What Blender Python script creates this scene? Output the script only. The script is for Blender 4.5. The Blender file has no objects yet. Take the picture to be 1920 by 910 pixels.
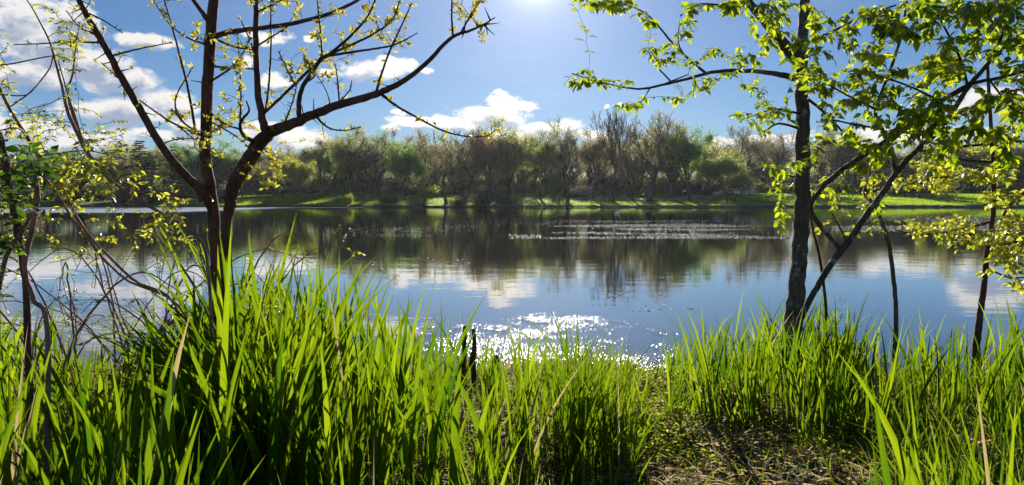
import bpy, math, random
import numpy as np
from mathutils import Vector

RS = np.random.RandomState(7)
random.seed(7)
F = 1387.0
PITCH = math.atan(81/F)
H = 1.60
SP, CP = math.sin(PITCH), math.cos(PITCH)
sc = bpy.context.scene
COL = sc.collection

def at(x, y, Y):
    """the point at distance Y ahead that a given direction of view meets"""
    u = (x-960)/F; v = (455-y)/F
    dy = CP + SP*v; dz = -SP + CP*v
    return np.array([u*Y/dy, Y, H + dz*Y/dy])
def px2m(Y): return Y/F
def azel(x, y):
    p = at(x, y, 1.0) - np.array([0, 0, H])
    return math.atan2(p[0], p[1]), math.atan2(p[2], math.hypot(p[0], p[1]))

# ------------------------------------------------------------------ terrain
def near_shore(x):
    return 6.75 + 0.35*np.sin(x*0.9+0.6) + 0.12*np.sin(x*3.1) + 0.05*np.sin(x*8.3+1) - 0.35*np.exp(-((x-1.6)/0.8)**2)
def far_shore(x):
    return 150 + 1.6*np.sin(x*0.05) + 0.5*np.sin(x*0.21+2) + 0.18*np.sin(x*0.9)
def ground(x, y):
    x = np.asarray(x, float); y = np.asarray(y, float)
    ns = near_shore(x); fs = far_shore(x)
    nz = (0.035*np.sin(x*2.3+1)*np.cos(y*2.9) + 0.02*np.sin(x*6.1+y*4.7) + 0.012*np.sin(x*13.7-y*9.1+2))
    a = np.clip(ns - y, -30, 200)
    near = np.where(a > 0, 0.24*(1-np.exp(-a*0.9)) + nz*np.clip(a, 0, 1) + 0.004*a, np.maximum(a*0.30, -0.9))
    d = y - fs
    far = np.interp(d, [-8, -0.4, 0.0, 0.5, 5, 12, 20, 40, 60, 100, 200, 600],
                    [-0.9, -0.25, 0.0, 0.33, 0.62, 1.15, 1.8, 2.6, 3.2, 4.0, 6.0, 16.0])
    far = far + np.clip(d, 0, 30)/30*(0.16*np.sin(x*0.11+1) + 0.08*np.sin(x*0.33+y*0.2))
    return np.where(y > 70, far, near)
def gz(x, y): return float(ground(x, y))

# ------------------------------------------------------------------ mesh builder
class MB:
    def __init__(s): s.v = []; s.f = []; s.n = 0; s.mi = []
    def add(s, V, faces_list, mi=0):
        V = np.asarray(V, float).reshape(-1, 3)
        for Fc in faces_list:
            Fc = np.asarray(Fc, int)
            if len(Fc): s.f.append(Fc + s.n); s.mi.append(mi)
        s.v.append(V); s.n += len(V)
    def build(s, name, mats, parent=None, smooth=True):
        V = np.concatenate(s.v) if s.v else np.zeros((0, 3))
        me = bpy.data.meshes.new(name)
        me.vertices.add(len(V)); me.vertices.foreach_set('co', V.astype(np.float32).ravel())
        lv = np.concatenate([f.ravel() for f in s.f]); tot = np.concatenate([np.full(len(f), f.shape[1]) for f in s.f])
        st = np.concatenate([[0], np.cumsum(tot)[:-1]])
        me.loops.add(len(lv)); me.loops.foreach_set('vertex_index', lv.astype(np.int32))
        me.polygons.add(len(tot)); me.polygons.foreach_set('loop_start', st.astype(np.int32))
        me.polygons.foreach_set('loop_total', tot.astype(np.int32))
        if not isinstance(mats, (list, tuple)): mats = [mats]
        for m in mats: me.materials.append(m)
        if len(mats) > 1:
            me.polygons.foreach_set('material_index', np.concatenate([np.full(len(f), m) for f, m in zip(s.f, s.mi)]).astype(np.int32))
        me.polygons.foreach_set('use_smooth', np.full(len(tot), smooth))
        me.update(calc_edges=True); me.validate()
        o = bpy.data.objects.new(name, me); COL.objects.link(o)
        if parent is not None: o.parent = parent
        return o

def norm(a): return a/np.maximum(np.linalg.norm(a, axis=-1, keepdims=True), 1e-9)
def tube(mb, P, R, sides=6, cap=True, rough=0.0, mi=0):
    P = np.asarray(P, float); R = np.asarray(R, float); n = len(P)
    T = norm(np.gradient(P, axis=0)); d = norm(P[-1]-P[0])
    ref = np.eye(3)[np.argmin(np.abs(d))]
    U = norm(np.cross(T, ref)); W = np.cross(T, U)
    a = np.arange(sides)*2*math.pi/sides
    RR = R[:, None]*(1 + rough*RS.uniform(-1, 1, (n, sides)))
    V = P[:, None, :] + RR[..., None]*(np.cos(a)[None, :, None]*U[:, None, :] + np.sin(a)[None, :, None]*W[:, None, :])
    i = np.arange(n-1)[:, None]*sides; j = np.arange(sides)[None, :]; k = (j+1) % sides
    Q = np.stack([i+j, i+k, i+sides+k, i+sides+j], -1).reshape(-1, 4)
    V = V.reshape(-1, 3); fl = [Q]
    if cap:
        V = np.vstack([V, P[-1]+T[-1]*R[-1]*0.6]); c = n*sides; b = (n-1)*sides
        fl.append(np.stack([b+j[0], b+k[0], np.full(sides, c)], -1))
    mb.add(V, fl, mi)
def spline(C, n):
    C = np.asarray(C, float); m = len(C)
    if m < 3:
        t = np.linspace(0, 1, n)[:, None]; return C[0]*(1-t)+C[-1]*t
    E = np.vstack([2*C[0]-C[1], C, 2*C[-1]-C[-2]])
    t = np.linspace(0, m-1-1e-6, n); i = t.astype(int); u = (t-i)[:, None]
    p0, p1, p2, p3 = E[i], E[i+1], E[i+2], E[i+3]
    return 0.5*((2*p1)+(-p0+p2)*u+(2*p0-5*p1+4*p2-p3)*u**2+(-p0+3*p1-3*p2+p3)*u**3)

LT = np.array([[0,0,0],[.17,-.33,.05],[.17,0,0],[.17,.33,.05],[.45,-.5,.09],[.45,0,.0],[.45,.5,.09],[.76,-.27,.02],[.76,0,-.03],[.76,.27,.02],[1,0,-.10]])
LF3 = np.array([[0,2,1],[0,3,2],[7,8,10],[8,9,10]]); LF4 = np.array([[1,2,5,4],[2,3,6,5],[4,5,8,7],[5,6,9,8]])
KT = np.array([[0,0,0],[.45,-.5,.12],[1,0,-.05],[.45,.5,.12]]); KF3 = np.array([[0,2,1],[0,3,2]])
def leaves(mb, P, D, N, L, W, kite=False, mi=0, curl=0.0):
    P = np.asarray(P, float)
    if len(P) == 0: return
    D = norm(np.asarray(D, float)); N = np.asarray(N, float)
    S = norm(np.cross(N, D)); N = np.cross(D, S)
    L = np.broadcast_to(L, (len(P),)); W = np.broadcast_to(W, (len(P),))
    T = KT if kite else LT
    t = T[:, 0][None, :, None]; s = T[:, 1][None, :, None]; z = T[:, 2][None, :, None] - curl*t*t
    V = P[:, None] + t*L[:, None, None]*D[:, None] + s*W[:, None, None]*S[:, None] + z*L[:, None, None]*N[:, None]
    off = (np.arange(len(P))*len(T))[:, None, None]
    fl = [(KF3[None]+off).reshape(-1, 3)] if kite else [(LF3[None]+off).reshape(-1, 3), (LF4[None]+off).reshape(-1, 4)]
    mb.add(V.reshape(-1, 3), fl, mi)
def rdir(n): return norm(RS.normal(size=(n, 3)))

# ------------------------------------------------------------------ object helpers
def tag(o, label=None, cat=None, group=None, kind=None):
    if label: o['label'] = label
    if cat: o['category'] = cat
    if group: o['group'] = group
    if kind: o['kind'] = kind
    return o
def empty(name, loc, label=None, cat=None, group=None):
    o = bpy.data.objects.new(name, None); o.location = loc; COL.objects.link(o)
    o.empty_display_size = 0.3
    return tag(o, label, cat, group)
KIDS = {}
def sub(o, root):
    KIDS.setdefault(root.name, []).append(o); return o
def shift(mb, loc):
    mb.v = [v - np.asarray(loc) for v in mb.v]; return mb

# ------------------------------------------------------------------ materials
def newmat(name):
    m = bpy.data.materials.new(name); m.use_nodes = True
    nt = m.node_tree; nt.nodes.clear()
    out = nt.nodes.new('ShaderNodeOutputMaterial')
    return m, nt, out
class NT:
    def __init__(s, nt): s.nt = nt
    def n(s, t, **k):
        a = s.nt.nodes.new(t)
        for q, v in k.items():
            if q.startswith('i_'): a.inputs[q[2:].replace('_', ' ')].default_value = v
            else: setattr(a, q, v)
        return a
    def l(s, a, b): s.nt.links.new(a, b)
    def val(s, sock, v):
        if hasattr(v, 'default_value') or hasattr(v, 'is_linked'): s.l(v, sock)
        else: sock.default_value = v
    def math(s, op, a, b=None, c=None, clamp=False):
        m = s.n('ShaderNodeMath', operation=op, use_clamp=clamp)
        s.val(m.inputs[0], a)
        if b is not None: s.val(m.inputs[1], b)
        if c is not None: s.val(m.inputs[2], c)
        return m.outputs[0]
    def vm(s, op, a, b=None):
        m = s.n('ShaderNodeVectorMath', operation=op)
        s.val(m.inputs[0], a)
        if b is not None: s.val(m.inputs[1], b)
        return m.outputs['Value'] if op in ('LENGTH', 'DOT_PRODUCT', 'DISTANCE') else m.outputs[0]
    def smooth(s, x, a, b, lo=0.0, hi=1.0):
        m = s.n('ShaderNodeMapRange', interpolation_type='SMOOTHSTEP')
        s.val(m.inputs['Value'], x); m.inputs['From Min'].default_value = a; m.inputs['From Max'].default_value = b
        m.inputs['To Min'].default_value = lo; m.inputs['To Max'].default_value = hi
        return m.outputs[0]
    def mix(s, f, a, b, mode='MIX'):
        m = s.n('ShaderNodeMix', data_type='RGBA', blend_type=mode)
        s.val(m.inputs[0], f)
        s.val(m.inputs[6], a if not isinstance(a, tuple) else (*a, 1)); s.val(m.inputs[7], b if not isinstance(b, tuple) else (*b, 1))
        return m.outputs[2]
    def noise(s, vec, scale, detail=4, rough=0.55, dist=0.0):
        m = s.n('ShaderNodeTexNoise'); m.inputs['Scale'].default_value = scale; m.inputs['Detail'].default_value = detail
        m.inputs['Roughness'].default_value = rough; m.inputs['Distortion'].default_value = dist
        if vec is not None: s.l(vec, m.inputs['Vector'])
        return m.outputs[0]
    def bump(s, h, strength=0.5, dist=0.02):
        b = s.n('ShaderNodeBump'); s.l(h, b.inputs['Height']); s.val(b.inputs['Strength'], strength); b.inputs['Distance'].default_value = dist
        return b.outputs[0]

def mat_leaf(name, c1, c2, t1, t2, trans=0.5, gloss=0.12, rough=0.4, use_color=False, patch=3.0, dead=0.0):
    """two-sided leaf: diffuse + light let through + a thin sheen; every leaf its own shade between c1 and c2"""
    m, nt, out = newmat(name); g = NT(nt)
    geo = g.n('ShaderNodeNewGeometry'); rnd = geo.outputs['Random Per Island']
    tc = g.n('ShaderNodeTexCoord')
    nz = g.noise(tc.outputs['Object'], patch, 2)
    f = g.math('ADD', g.math('MULTIPLY', rnd, 0.75), g.math('MULTIPLY', g.math('SUBTRACT', nz, 0.35), 0.7), clamp=True)
    cd = g.mix(f, c1, c2); ct = g.mix(f, t1, t2)
    if dead:
        dd = g.math('LESS_THAN', rnd, dead); cd = g.mix(dd, cd, (.34,.27,.13)); ct = g.mix(dd, ct, (.42,.33,.14))
    if use_color:
        oi = g.n('ShaderNodeObjectInfo')
        cd = g.mix(1.0, cd, oi.outputs['Color'], 'MULTIPLY'); ct = g.mix(1.0, ct, oi.outputs['Color'], 'MULTIPLY')
    d = g.n('ShaderNodeBsdfDiffuse'); g.l(cd, d.inputs[0])
    t = g.n('ShaderNodeBsdfTranslucent'); g.l(ct, t.inputs[0])
    mx = g.n('ShaderNodeMixShader'); mx.inputs[0].default_value = trans
    g.l(d.outputs[0], mx.inputs[1]); g.l(t.outputs[0], mx.inputs[2])
    gl = g.n('ShaderNodeBsdfGlossy'); gl.inputs['Roughness'].default_value = rough
    fr = g.n('ShaderNodeFresnel'); fr.inputs[0].default_value = 1.35
    m2 = g.n('ShaderNodeMixShader'); g.l(g.math('MULTIPLY', fr.outputs[0], gloss*4, clamp=True), m2.inputs[0])
    g.l(mx.outputs[0], m2.inputs[1]); g.l(gl.outputs[0], m2.inputs[2]); g.l(m2.outputs[0], out.inputs[0])
    return m
def mat_bark(name, c1, c2, c3=None, scale=18, patch_at=0.62, bump=0.6, vstretch=0.25):
    m, nt, out = newmat(name); g = NT(nt)
    tc = g.n('ShaderNodeTexCoord')
    mp = g.n('ShaderNodeMapping'); mp.inputs['Scale'].default_value = (1, 1, vstretch); g.l(tc.outputs['Object'], mp.inputs[0])
    n1 = g.noise(mp.outputs[0], scale, 6, 0.65); n2 = g.noise(mp.outputs[0], scale*4, 5, 0.7)
    f = g.smooth(g.math('ADD', g.math('MULTIPLY', n1, 0.6), g.math('MULTIPLY', n2, 0.4)), 0.35, 0.65)
    c = g.mix(f, c1, c2)
    if c3 is not None:
        n3 = g.noise(tc.outputs['Object'], scale*0.35, 5, 0.7)
        c = g.mix(g.smooth(n3, patch_at, patch_at+0.06), c, c3)
    p = g.n('ShaderNodeBsdfPrincipled'); g.l(c, p.inputs['Base Color']); p.inputs['Roughness'].default_value = 0.8
    p.inputs['Specular IOR Level'].default_value = 0.12
    g.l(g.bump(g.math('ADD', n1, g.math('MULTIPLY', n2, 0.5)), bump, 0.012), p.inputs['Normal'])
    g.l(p.outputs[0], out.inputs[0]); return m
def mat_plain(name, c, rough=0.5, metal=0.0, var=0.15, coat=0.0, scale=6):
    m, nt, out = newmat(name); g = NT(nt); tc = g.n('ShaderNodeTexCoord')
    n = g.noise(tc.outputs['Object'], scale, 4)
    p = g.n('ShaderNodeBsdfPrincipled')
    g.l(g.mix(n, tuple(q*(1-var) for q in c), tuple(min(1, q*(1+var)) for q in c)), p.inputs['Base Color'])
    p.inputs['Roughness'].default_value = rough; p.inputs['Metallic'].default_value = metal; p.inputs['Coat Weight'].default_value = coat
    g.l(p.outputs[0], out.inputs[0]); return m

M = {}
M['grass'] = mat_leaf('grass_blades', (.016,.050,.004), (.050,.105,.008), (.045,.14,.003), (.33,.44,.008), 0.5, 0.0, 0.5, patch=1.6, dead=.025)
M['undergrass'] = mat_leaf('low_grass', (.04,.09,.010), (.09,.14,.02), (.10,.20,.008), (.26,.34,.02), 0.5, 0.0, patch=2, dead=.15)
M['lawn_blade'] = mat_leaf('lawn_blades', (.07,.15,.012), (.11,.19,.016), (.24,.44,.012), (.42,.58,.02), 0.55, 0.0, patch=0.12)
M['litter'] = mat_leaf('dry_straw', (.20,.14,.07), (.66,.53,.33), (.3,.2,.09), (.75,.6,.34), 0.5, 0.0)
M['leaf_elm'] = mat_leaf('broad_leaf', (.030,.085,.008), (.075,.14,.012), (.19,.35,.008), (.68,.72,.02), 0.56, 0.035, 0.5, patch=2.0)
M['leaf_yellow'] = mat_leaf('yellow_green_leaf', (.09,.14,.015), (.16,.19,.02), (.42,.52,.02), (.75,.68,.04), 0.55, 0.06, patch=2.5)
M['leaf_bud'] = mat_leaf('young_bud_leaf', (.13,.15,.02), (.22,.20,.03), (.45,.44,.03), (.70,.58,.05), 0.5, 0.06)
M['leaf_dark'] = mat_leaf('dark_shrub_leaf', (.012,.035,.010), (.03,.065,.012), (.05,.12,.01), (.16,.30,.01), 0.4, 0.02, 0.5)
M['leaf_cover'] = mat_leaf('ground_cover_leaf', (.08,.15,.02), (.17,.22,.03), (.22,.33,.015), (.58,.60,.04), 0.5, 0.0)
M['tree_leaf'] = mat_leaf('far_tree_leaf', (1.3,1.3,1.3), (2.0,2.0,2.0), (2.6,2.65,2.1), (4.8,4.8,3.4), 0.55, 0.01, 0.6, use_color=True, patch=0.35)
M['needle'] = mat_leaf('pine_needle', (.010,.022,.012), (.022,.040,.016), (.02,.05,.01), (.04,.07,.015), 0.2, 0.03)
M['bark_red'] = mat_bark('reddish_bark', (.070,.036,.026), (.19,.10,.070), (.26,.19,.15), 14, 0.66, 0.7, 0.3)
M['bark_twig'] = mat_bark('twig_bark', (.05,.022,.013), (.13,.07,.04), None, 40, bump=0.2)
M['bark_elm'] = mat_bark('flaking_grey_bark', (.065,.052,.043), (.18,.15,.122), (.38,.35,.30), 16, 0.57, 0.9, 0.3)
M['bark_pink'] = mat_bark('pinkish_cane_bark', (.22,.10,.08), (.46,.29,.22), None, 30, bump=0.2)
M['bark_far'] = mat_bark('dark_oak_bark', (.045,.038,.032), (.12,.10,.082), None, 2, bump=0.3)
M['lit'] = None
M['bark_dead'] = mat_bark('rotten_stalk', (.06,.035,.024), (.16,.10,.065), None, 20, bump=0.9)

# ground
m, nt, out = newmat('bank_and_lawn'); g = NT(nt); M['ground'] = m
geo = g.n('ShaderNodeNewGeometry'); pos = geo.outputs['Position']
sx = g.n('ShaderNodeSeparateXYZ'); g.l(pos, sx.inputs[0])
n1 = g.noise(pos, 3.0, 8, 0.65); n2 = g.noise(pos, 22, 6, 0.7); n3 = g.noise(pos, 0.08, 5, 0.6); n4 = g.noise(pos, 1.2, 6, 0.7)
soil = g.mix(g.smooth(n2, .35, .65), (.028,.018,.011), (.10,.070,.040))
soil = g.mix(g.smooth(n1, .48, .62), soil, (.045,.075,.015))
soil = g.mix(g.smooth(g.math('ADD', n2, g.math('MULTIPLY', n1, .5)), .82, .95), soil, (.24,.17,.09))
lawn = g.mix(g.smooth(n3, .35, .65), (.055,.105,.012), (.095,.14,.018))
lawn = g.mix(g.smooth(n4, .5, .75), lawn, (.06,.065,.02))
bankd = g.mix(g.smooth(n4, .3, .7), (.03,.028,.018), (.10,.09,.06))
lowz = g.smooth(sx.outputs[2], 0.30, 0.50)
farc = g.mix(lowz, bankd, lawn)
c = g.mix(g.math('GREATER_THAN', sx.outputs[1], 70), soil, farc)
p = g.n('ShaderNodeBsdfPrincipled'); g.l(c, p.inputs['Base Color']); p.inputs['Roughness'].default_value = 0.9; p.inputs['Specular IOR Level'].default_value = 0.2
g.l(g.bump(g.math('ADD', n2, n1), 0.8, 0.03), p.inputs['Normal']); g.l(p.outputs[0], out.inputs[0])

# water
m, nt, out = newmat('lake_water'); g = NT(nt); M['water'] = m
geo = g.n('ShaderNodeNewGeometry'); pos = geo.outputs['Position']
sx = g.n('ShaderNodeSeparateXYZ'); g.l(pos, sx.inputs[0])
X, Yc = sx.outputs[0], sx.outputs[1]
mp = g.n('ShaderNodeMapping'); mp.inputs['Scale'].default_value = (1.0, 1.6, 1); g.l(pos, mp.inputs[0])
w1 = g.noise(mp.outputs[0], 0.9, 3, 0.5); w2 = g.noise(mp.outputs[0], 5.0, 3, 0.55, 0.4); w3 = g.noise(mp.outputs[0], 17.0, 2, 0.5)
calm = g.smooth(g.noise(pos, 0.05, 3, 0.6), 0.40, 0.62)
# breeze: the far left water and a thin band along the far shore
mpb = g.n('ShaderNodeMapping'); mpb.inputs['Scale'].default_value = (0.05, 0.25, 1); g.l(pos, mpb.inputs[0])
bz = g.noise(mpb.outputs[0], 1.0, 4, 0.6)
reg1 = g.math('MULTIPLY', g.smooth(X, -36, -46), g.smooth(g.math('ADD', Yc, g.math('MULTIPLY', bz, 22)), 92, 106))
reg2 = g.math('MULTIPLY', g.smooth(X, -24, -34), g.smooth(g.math('ADD', Yc, g.math('MULTIPLY', bz, 14)), 140, 147))
breeze = g.math('MAXIMUM', reg1, reg2)
hsum = g.math('ADD', g.math('MULTIPLY', w1, 0.55), g.math('ADD', g.math('MULTIPLY', w2, g.math('MULTIPLY_ADD', calm, 0.10, 0.05)), g.math('MULTIPLY', w3, g.math('MULTIPLY_ADD', calm, 0.016, 0.006))))
# two rings spreading from where something touched the surface
for (rx, ry, k, rr) in ((2.1, 12.3, 38, 0.75), (1.15, 13.2, 34, 0.6)):
    dd = g.vm('DISTANCE', pos, (rx, ry, 0.0))
    env = g.math('MULTIPLY', g.smooth(dd, rr, rr*0.55), g.smooth(dd, rr*0.12, rr*0.45))
    hsum = g.math('ADD', hsum, g.math('MULTIPLY', g.math('MULTIPLY', g.math('SINE', g.math('MULTIPLY', dd, k)), env), 0.045))
bn = g.bump(hsum, 1.0, 0.006)
gl = g.n('ShaderNodeBsdfGlossy'); g.l(g.math('MULTIPLY_ADD', breeze, 0.33, 0.012), gl.inputs['Roughness']); g.l(bn, gl.inputs['Normal'])
df = g.n('ShaderNodeBsdfDiffuse'); g.l(g.mix(n1 if False else g.noise(pos, 0.3, 3), (.010,.012,.006), (.022,.018,.008)), df.inputs[0])
fr = g.n('ShaderNodeFresnel'); fr.inputs[0].default_value = 1.34
mx = g.n('ShaderNodeMixShader'); g.l(g.math('MULTIPLY_ADD', fr.outputs[0], 1.7, 0.04, clamp=True), mx.inputs[0]); g.l(df.outputs[0], mx.inputs[1]); g.l(gl.outputs[0], mx.inputs[2])
g.l(mx.outputs[0], out.inputs[0])

# floating weed: wet flakes that catch the sun
m, nt, out = newmat('wet_floating_weed'); g = NT(nt); M['weed'] = m
geo = g.n('ShaderNodeNewGeometry')
p = g.n('ShaderNodeBsdfPrincipled'); g.l(g.mix(geo.outputs['Random Per Island'], (.05,.055,.025), (.20,.18,.10)), p.inputs['Base Color'])
p.inputs['Roughness'].default_value = 0.20; p.inputs['Specular IOR Level'].default_value = 0.8
g.l(p.outputs[0], out.inputs[0])

m, nt, out = newmat('pale_pond_film'); g = NT(nt); M['film'] = m
geo = g.n('ShaderNodeNewGeometry')
p = g.n('ShaderNodeBsdfPrincipled'); g.l(g.mix(geo.outputs['Random Per Island'], (.28,.28,.24), (.62,.62,.58)), p.inputs['Base Color'])
p.inputs['Roughness'].default_value = 0.8; p.inputs['Specular IOR Level'].default_value = 0.15
g.l(p.outputs[0], out.inputs[0])
M['path'] = mat_plain('worn_concrete', (.36,.34,.31), 0.85, var=0.2, scale=1.2)
M['stone'] = mat_plain('dark_shore_stone', (.10,.09,.08), 0.8, var=0.5, scale=2)
M['glare_paint'] = mat_plain('pale_glare_paint', (.34,.32,.29), 0.8, var=0.3, scale=2)  # glare at the water's edge put into a pale colour
M['paint_white'] = mat_plain('white_car_paint', (.75,.76,.78), 0.25, var=0.03, coat=0.6)
M['paint_dark'] = mat_plain('dark_car_paint', (.03,.035,.05), 0.25, var=0.1, coat=0.6)
M['paint_silver'] = mat_plain('silver_car_paint', (.42,.44,.48), 0.3, metal=0.5, var=0.05, coat=0.5)
M['glass'] = mat_plain('tinted_car_glass', (.02,.025,.03), 0.06, var=0.1)
M['rubber'] = mat_plain('tyre_rubber', (.02,.02,.02), 0.8)
M['rim'] = mat_plain('wheel_rim', (.45,.45,.46), 0.35, metal=0.9)
M['lamp_red'] = mat_plain('rear_lamp', (.35,.01,.01), 0.3)
M['lamp_clear'] = mat_plain('front_lamp', (.7,.7,.68), 0.15)
M['board_white'] = mat_plain('white_sign_face', (.75,.75,.73), 0.6)
M['post'] = mat_plain('weathered_post', (.16,.12,.09), 0.85)
M['feather'] = mat_plain('white_feathers', (.8,.8,.78), 0.7)
M['beak'] = mat_plain('orange_beak', (.5,.2,.03), 0.5)

# ------------------------------------------------------------------ ground, water, paths
xs = np.unique(np.concatenate([np.linspace(-420, -12, 120), np.linspace(-12, 12, 160), np.linspace(12, 420, 120)]))
ys = np.unique(np.concatenate([np.linspace(-60, 0, 14), np.linspace(0, 9, 120), np.linspace(9, 145, 24), np.linspace(145, 156, 45), np.linspace(156, 215, 60), np.linspace(215, 640, 45)]))
GX, GY = np.meshgrid(xs, ys); GZ = ground(GX, GY)
mb = MB(); nx = len(xs); ny = len(ys)
i = np.arange(ny-1)[:, None]*nx; j = np.arange(nx-1)[None, :]
mb.add(np.stack([GX, GY, GZ], -1), [np.stack([i+j, i+j+1, i+nx+j+1, i+nx+j], -1).reshape(-1, 4)])
tag(mb.build('ground', M['ground']), 'lake bank in front and rising park lawn on the far side', 'ground', kind='structure')
mb = MB()
wx = np.linspace(-420, 420, 60); wy = np.concatenate([np.linspace(4.5, 20, 12), np.linspace(24, 157, 20)])
A, B = np.meshgrid(wx, wy); i = np.arange(len(wy)-1)[:, None]*60; j = np.arange(59)[None, :]
mb.add(np.stack([A, B, np.zeros_like(A)], -1), [np.stack([i+j, i+j+1, i+60+j+1, i+60+j], -1).reshape(-1, 4)])
tag(mb.build('water', M['water']), 'calm lake mirroring the wooded far shore and the clouds', 'water', kind='structure')

def strip(name, pts, w, mat, lift=0.03, label=None, cat=None, kind='structure', n=80):
    P = spline(np.array([[a, b, 0] for a, b in pts]), n); T = norm(np.gradient(P, axis=0)); S = np.stack([-T[:, 1], T[:, 0], T[:, 2]*0], -1)
    mb = MB(); V = []
    for s in np.linspace(-.5, .5, 5):
        Q = P + S*s*w; Q[:, 2] = ground(Q[:, 0], Q[:, 1]) + lift; V.append(Q)
    V = np.stack(V, 1).reshape(-1, 3); i = np.arange(n-1)[:, None]*5; j = np.arange(4)[None, :]
    mb.add(V, [np.stack([i+j+1, i+j, i+5+j, i+5+j+1], -1).reshape(-1, 4)])
    return tag(mb.build(name, mat), label, cat, kind=kind)
def wx_(px, Y): return (px-960)/F*Y
strip('path', [(wx_(600,176),176),(wx_(760,172),171),(wx_(900,171),172),(wx_(1040,170),171),(wx_(1180,170),170),(wx_(1262,170),169.5),(wx_(1300,168),166.5),(wx_(1345,162),162),(wx_(1400,158),157.6),(wx_(1470,154),154.0),(wx_(1600,153),153.2),(wx_(1950,153),153.5)], 2.3, M['path'], 0.05, 'pale footpath running under the trees and down to the shore on the right', 'path', n=220)
strip('driveway', [(wx_(1180,172),172.4),(wx_(1240,174),174),(wx_(1290,180),180),(wx_(1330,190),189),(wx_(1380,192),193.2),(wx_(1450,193),193.6),(wx_(1560,193),196)], 4.2, M['path'], 0.06, 'pale driveway leading up to the parked cars', 'driveway', n=90)

# shore wall: two courses of dark blocks along the far waterline
def wall(x0, x1, hgt, name, label, mat, step=1.1):
    mb = MB(); x = x0
    while x < x1:
        w = step*random.uniform(.6, 1.5); hh = hgt*random.uniform(.75, 1.2); y = float(far_shore(x+w/2)) - 0.25 + random.uniform(-.12, .12); d = random.uniform(.5, .8)
        V = []
        for a in (0.02, w-0.02):
            for b in (0, d):
                for c in (-0.4, hh): V.append([x+a+random.uniform(-.05, .05), y+b, c*(1 if c < 0 else random.uniform(.85, 1.1))])
        mb.add(V, [np.array([[0,1,3,2],[4,6,7,5],[0,4,5,1],[2,3,7,6],[1,5,7,3],[0,2,6,4]])]); x += w
    return tag(mb.build(name, mat, smooth=False), label, 'wall')
wall(wx_(1100,150), 125, .42, 'shore_wall', 'low dark stone wall holding the far bank, right of the small oval tree', M['stone'])
mb = MB();  # pale strip on the far waterline: glare painted as colour, no stonework
P = []
for q in np.linspace(wx_(965,150), wx_(1420,150), 400):
    P.append([q, float(far_shore(q))-0.55-0.12*math.sin(q*1.3), 0.02])
P = np.array(P); V = np.concatenate([P, P+[0, .32, .05]]); n = len(P); k = np.arange(n-1)
mb.add(V, [np.stack([k, k+1, n+k+1, n+k], -1)])
tag(mb.build('waterline_glare', M['glare_paint']), 'thin pale strip painted as glare along the far waterline', 'painted glare', kind='structure')

# ------------------------------------------------------------------ far trees
def grow_tree(seed, levels=4, trunk=0.28, spread=0.75, up=0.25, gnarl=0.18, kids=(6,5,4,4), leaf_n=4, leaf_s=0.22, r0=0.40, hgt=17.0, lean=0.0, twig_min=0.032, forks=1, lenf=0.62, first=0.45):
    rs = np.random.RandomState(seed); mbt, mbb, mbl = MB(), MB(), MB(); LP = []; LD = []
    def path(p, d, L, n, gn, upb):
        pts = [p]; dd = d.copy()
        for k in range(n):
            dd = norm(dd + rs.normal(size=3)*gn + np.array([0, 0, upb])); pts.append(pts[-1] + dd*L/n)
        return np.array(pts), dd
    def rec(p, d, L, r, lv, az):
        n = 4 if lv < 3 else 3
        P, de = path(p, d, L, n, gnarl*(0.8 if lv == 0 else 1.0), up*(0.4 if lv else 0.1)); r1 = r*(0.72 if lv == 0 else 0.45)
        R = np.maximum(np.linspace(r, r1, n+1), twig_min)
        if lv == 0: R[0] *= 1.35
        tube(mbt if lv == 0 else mbb, P, R, 8 if lv == 0 else (6 if lv == 1 else (4 if lv == 2 else 3)), cap=False)
        if lv >= levels-1:
            LP.append(P[1:]); LD.append(np.repeat(de[None], n, 0))
        if lv == levels: return
        K = kids[lv]; K = max(2, K + rs.randint(-1, 2))
        for q in range(K):
            t = 1.0 if q < 1 + (lv == 0) else rs.uniform(first if lv == 0 else .3, 1.0)
            i = min(int(t*n), n-1); u = t*n-i; pp = P[i]*(1-u)+P[i+1]*u; tdir = norm(P[i+1]-P[i])
            az2 = az + q*2.4 + rs.uniform(-.5, .5)
            s1 = norm(np.cross(tdir, [0.3, 0.9, 0.1])); s2 = np.cross(tdir, s1)
            side = math.cos(az2)*s1 + math.sin(az2)*s2
            ang = rs.uniform(.55, 1.15)*spread*(0.55 if t == 1.0 and lv else 1)
            nd = norm(tdir*math.cos(ang) + side*math.sin(ang))
            if lv >= 1: nd = norm(nd + np.array([0, 0, up*.5]))
            rr = np.interp(t*n, range(n+1), R)
            rec(pp, nd, (L if lv else hgt*0.42)*rs.uniform(.8, 1.15)*lenf, max(rr*rs.uniform(.5, .75), twig_min), lv+1, az2)
    d0 = norm(np.array([lean, 0, 1.0]))
    rec(np.zeros(3) - d0*0.3, d0, hgt*trunk, r0, 0, rs.uniform(0, 6))
    P = np.concatenate(LP); D = np.concatenate(LD)
    idx = rs.randint(0, len(P), int(len(P)*leaf_n)) if leaf_n else np.zeros(0, int)
    if len(idx):
        Q = P[idx] + rs.normal(size=(len(idx), 3))*leaf_s*1.5
        dn = norm(rs.normal(size=(len(idx), 3)) + D[idx]*.5); nn = norm(rs.normal(size=(len(idx), 3)) + [0, 0, .8])
        L = leaf_s*rs.uniform(.6, 1.5, len(idx)); leaves(mbl, Q, dn, nn, L, L*.7, kite=True)
    allP = np.concatenate(mbb.v); 
    r = np.percentile(np.hypot(allP[:, 0]-lean*hgt*.4, allP[:, 1]), 97); top = np.percentile(allP[:, 2], 98.0)
    return mbt, mbb, mbl, top, r*2
PROTO = {}
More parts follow.
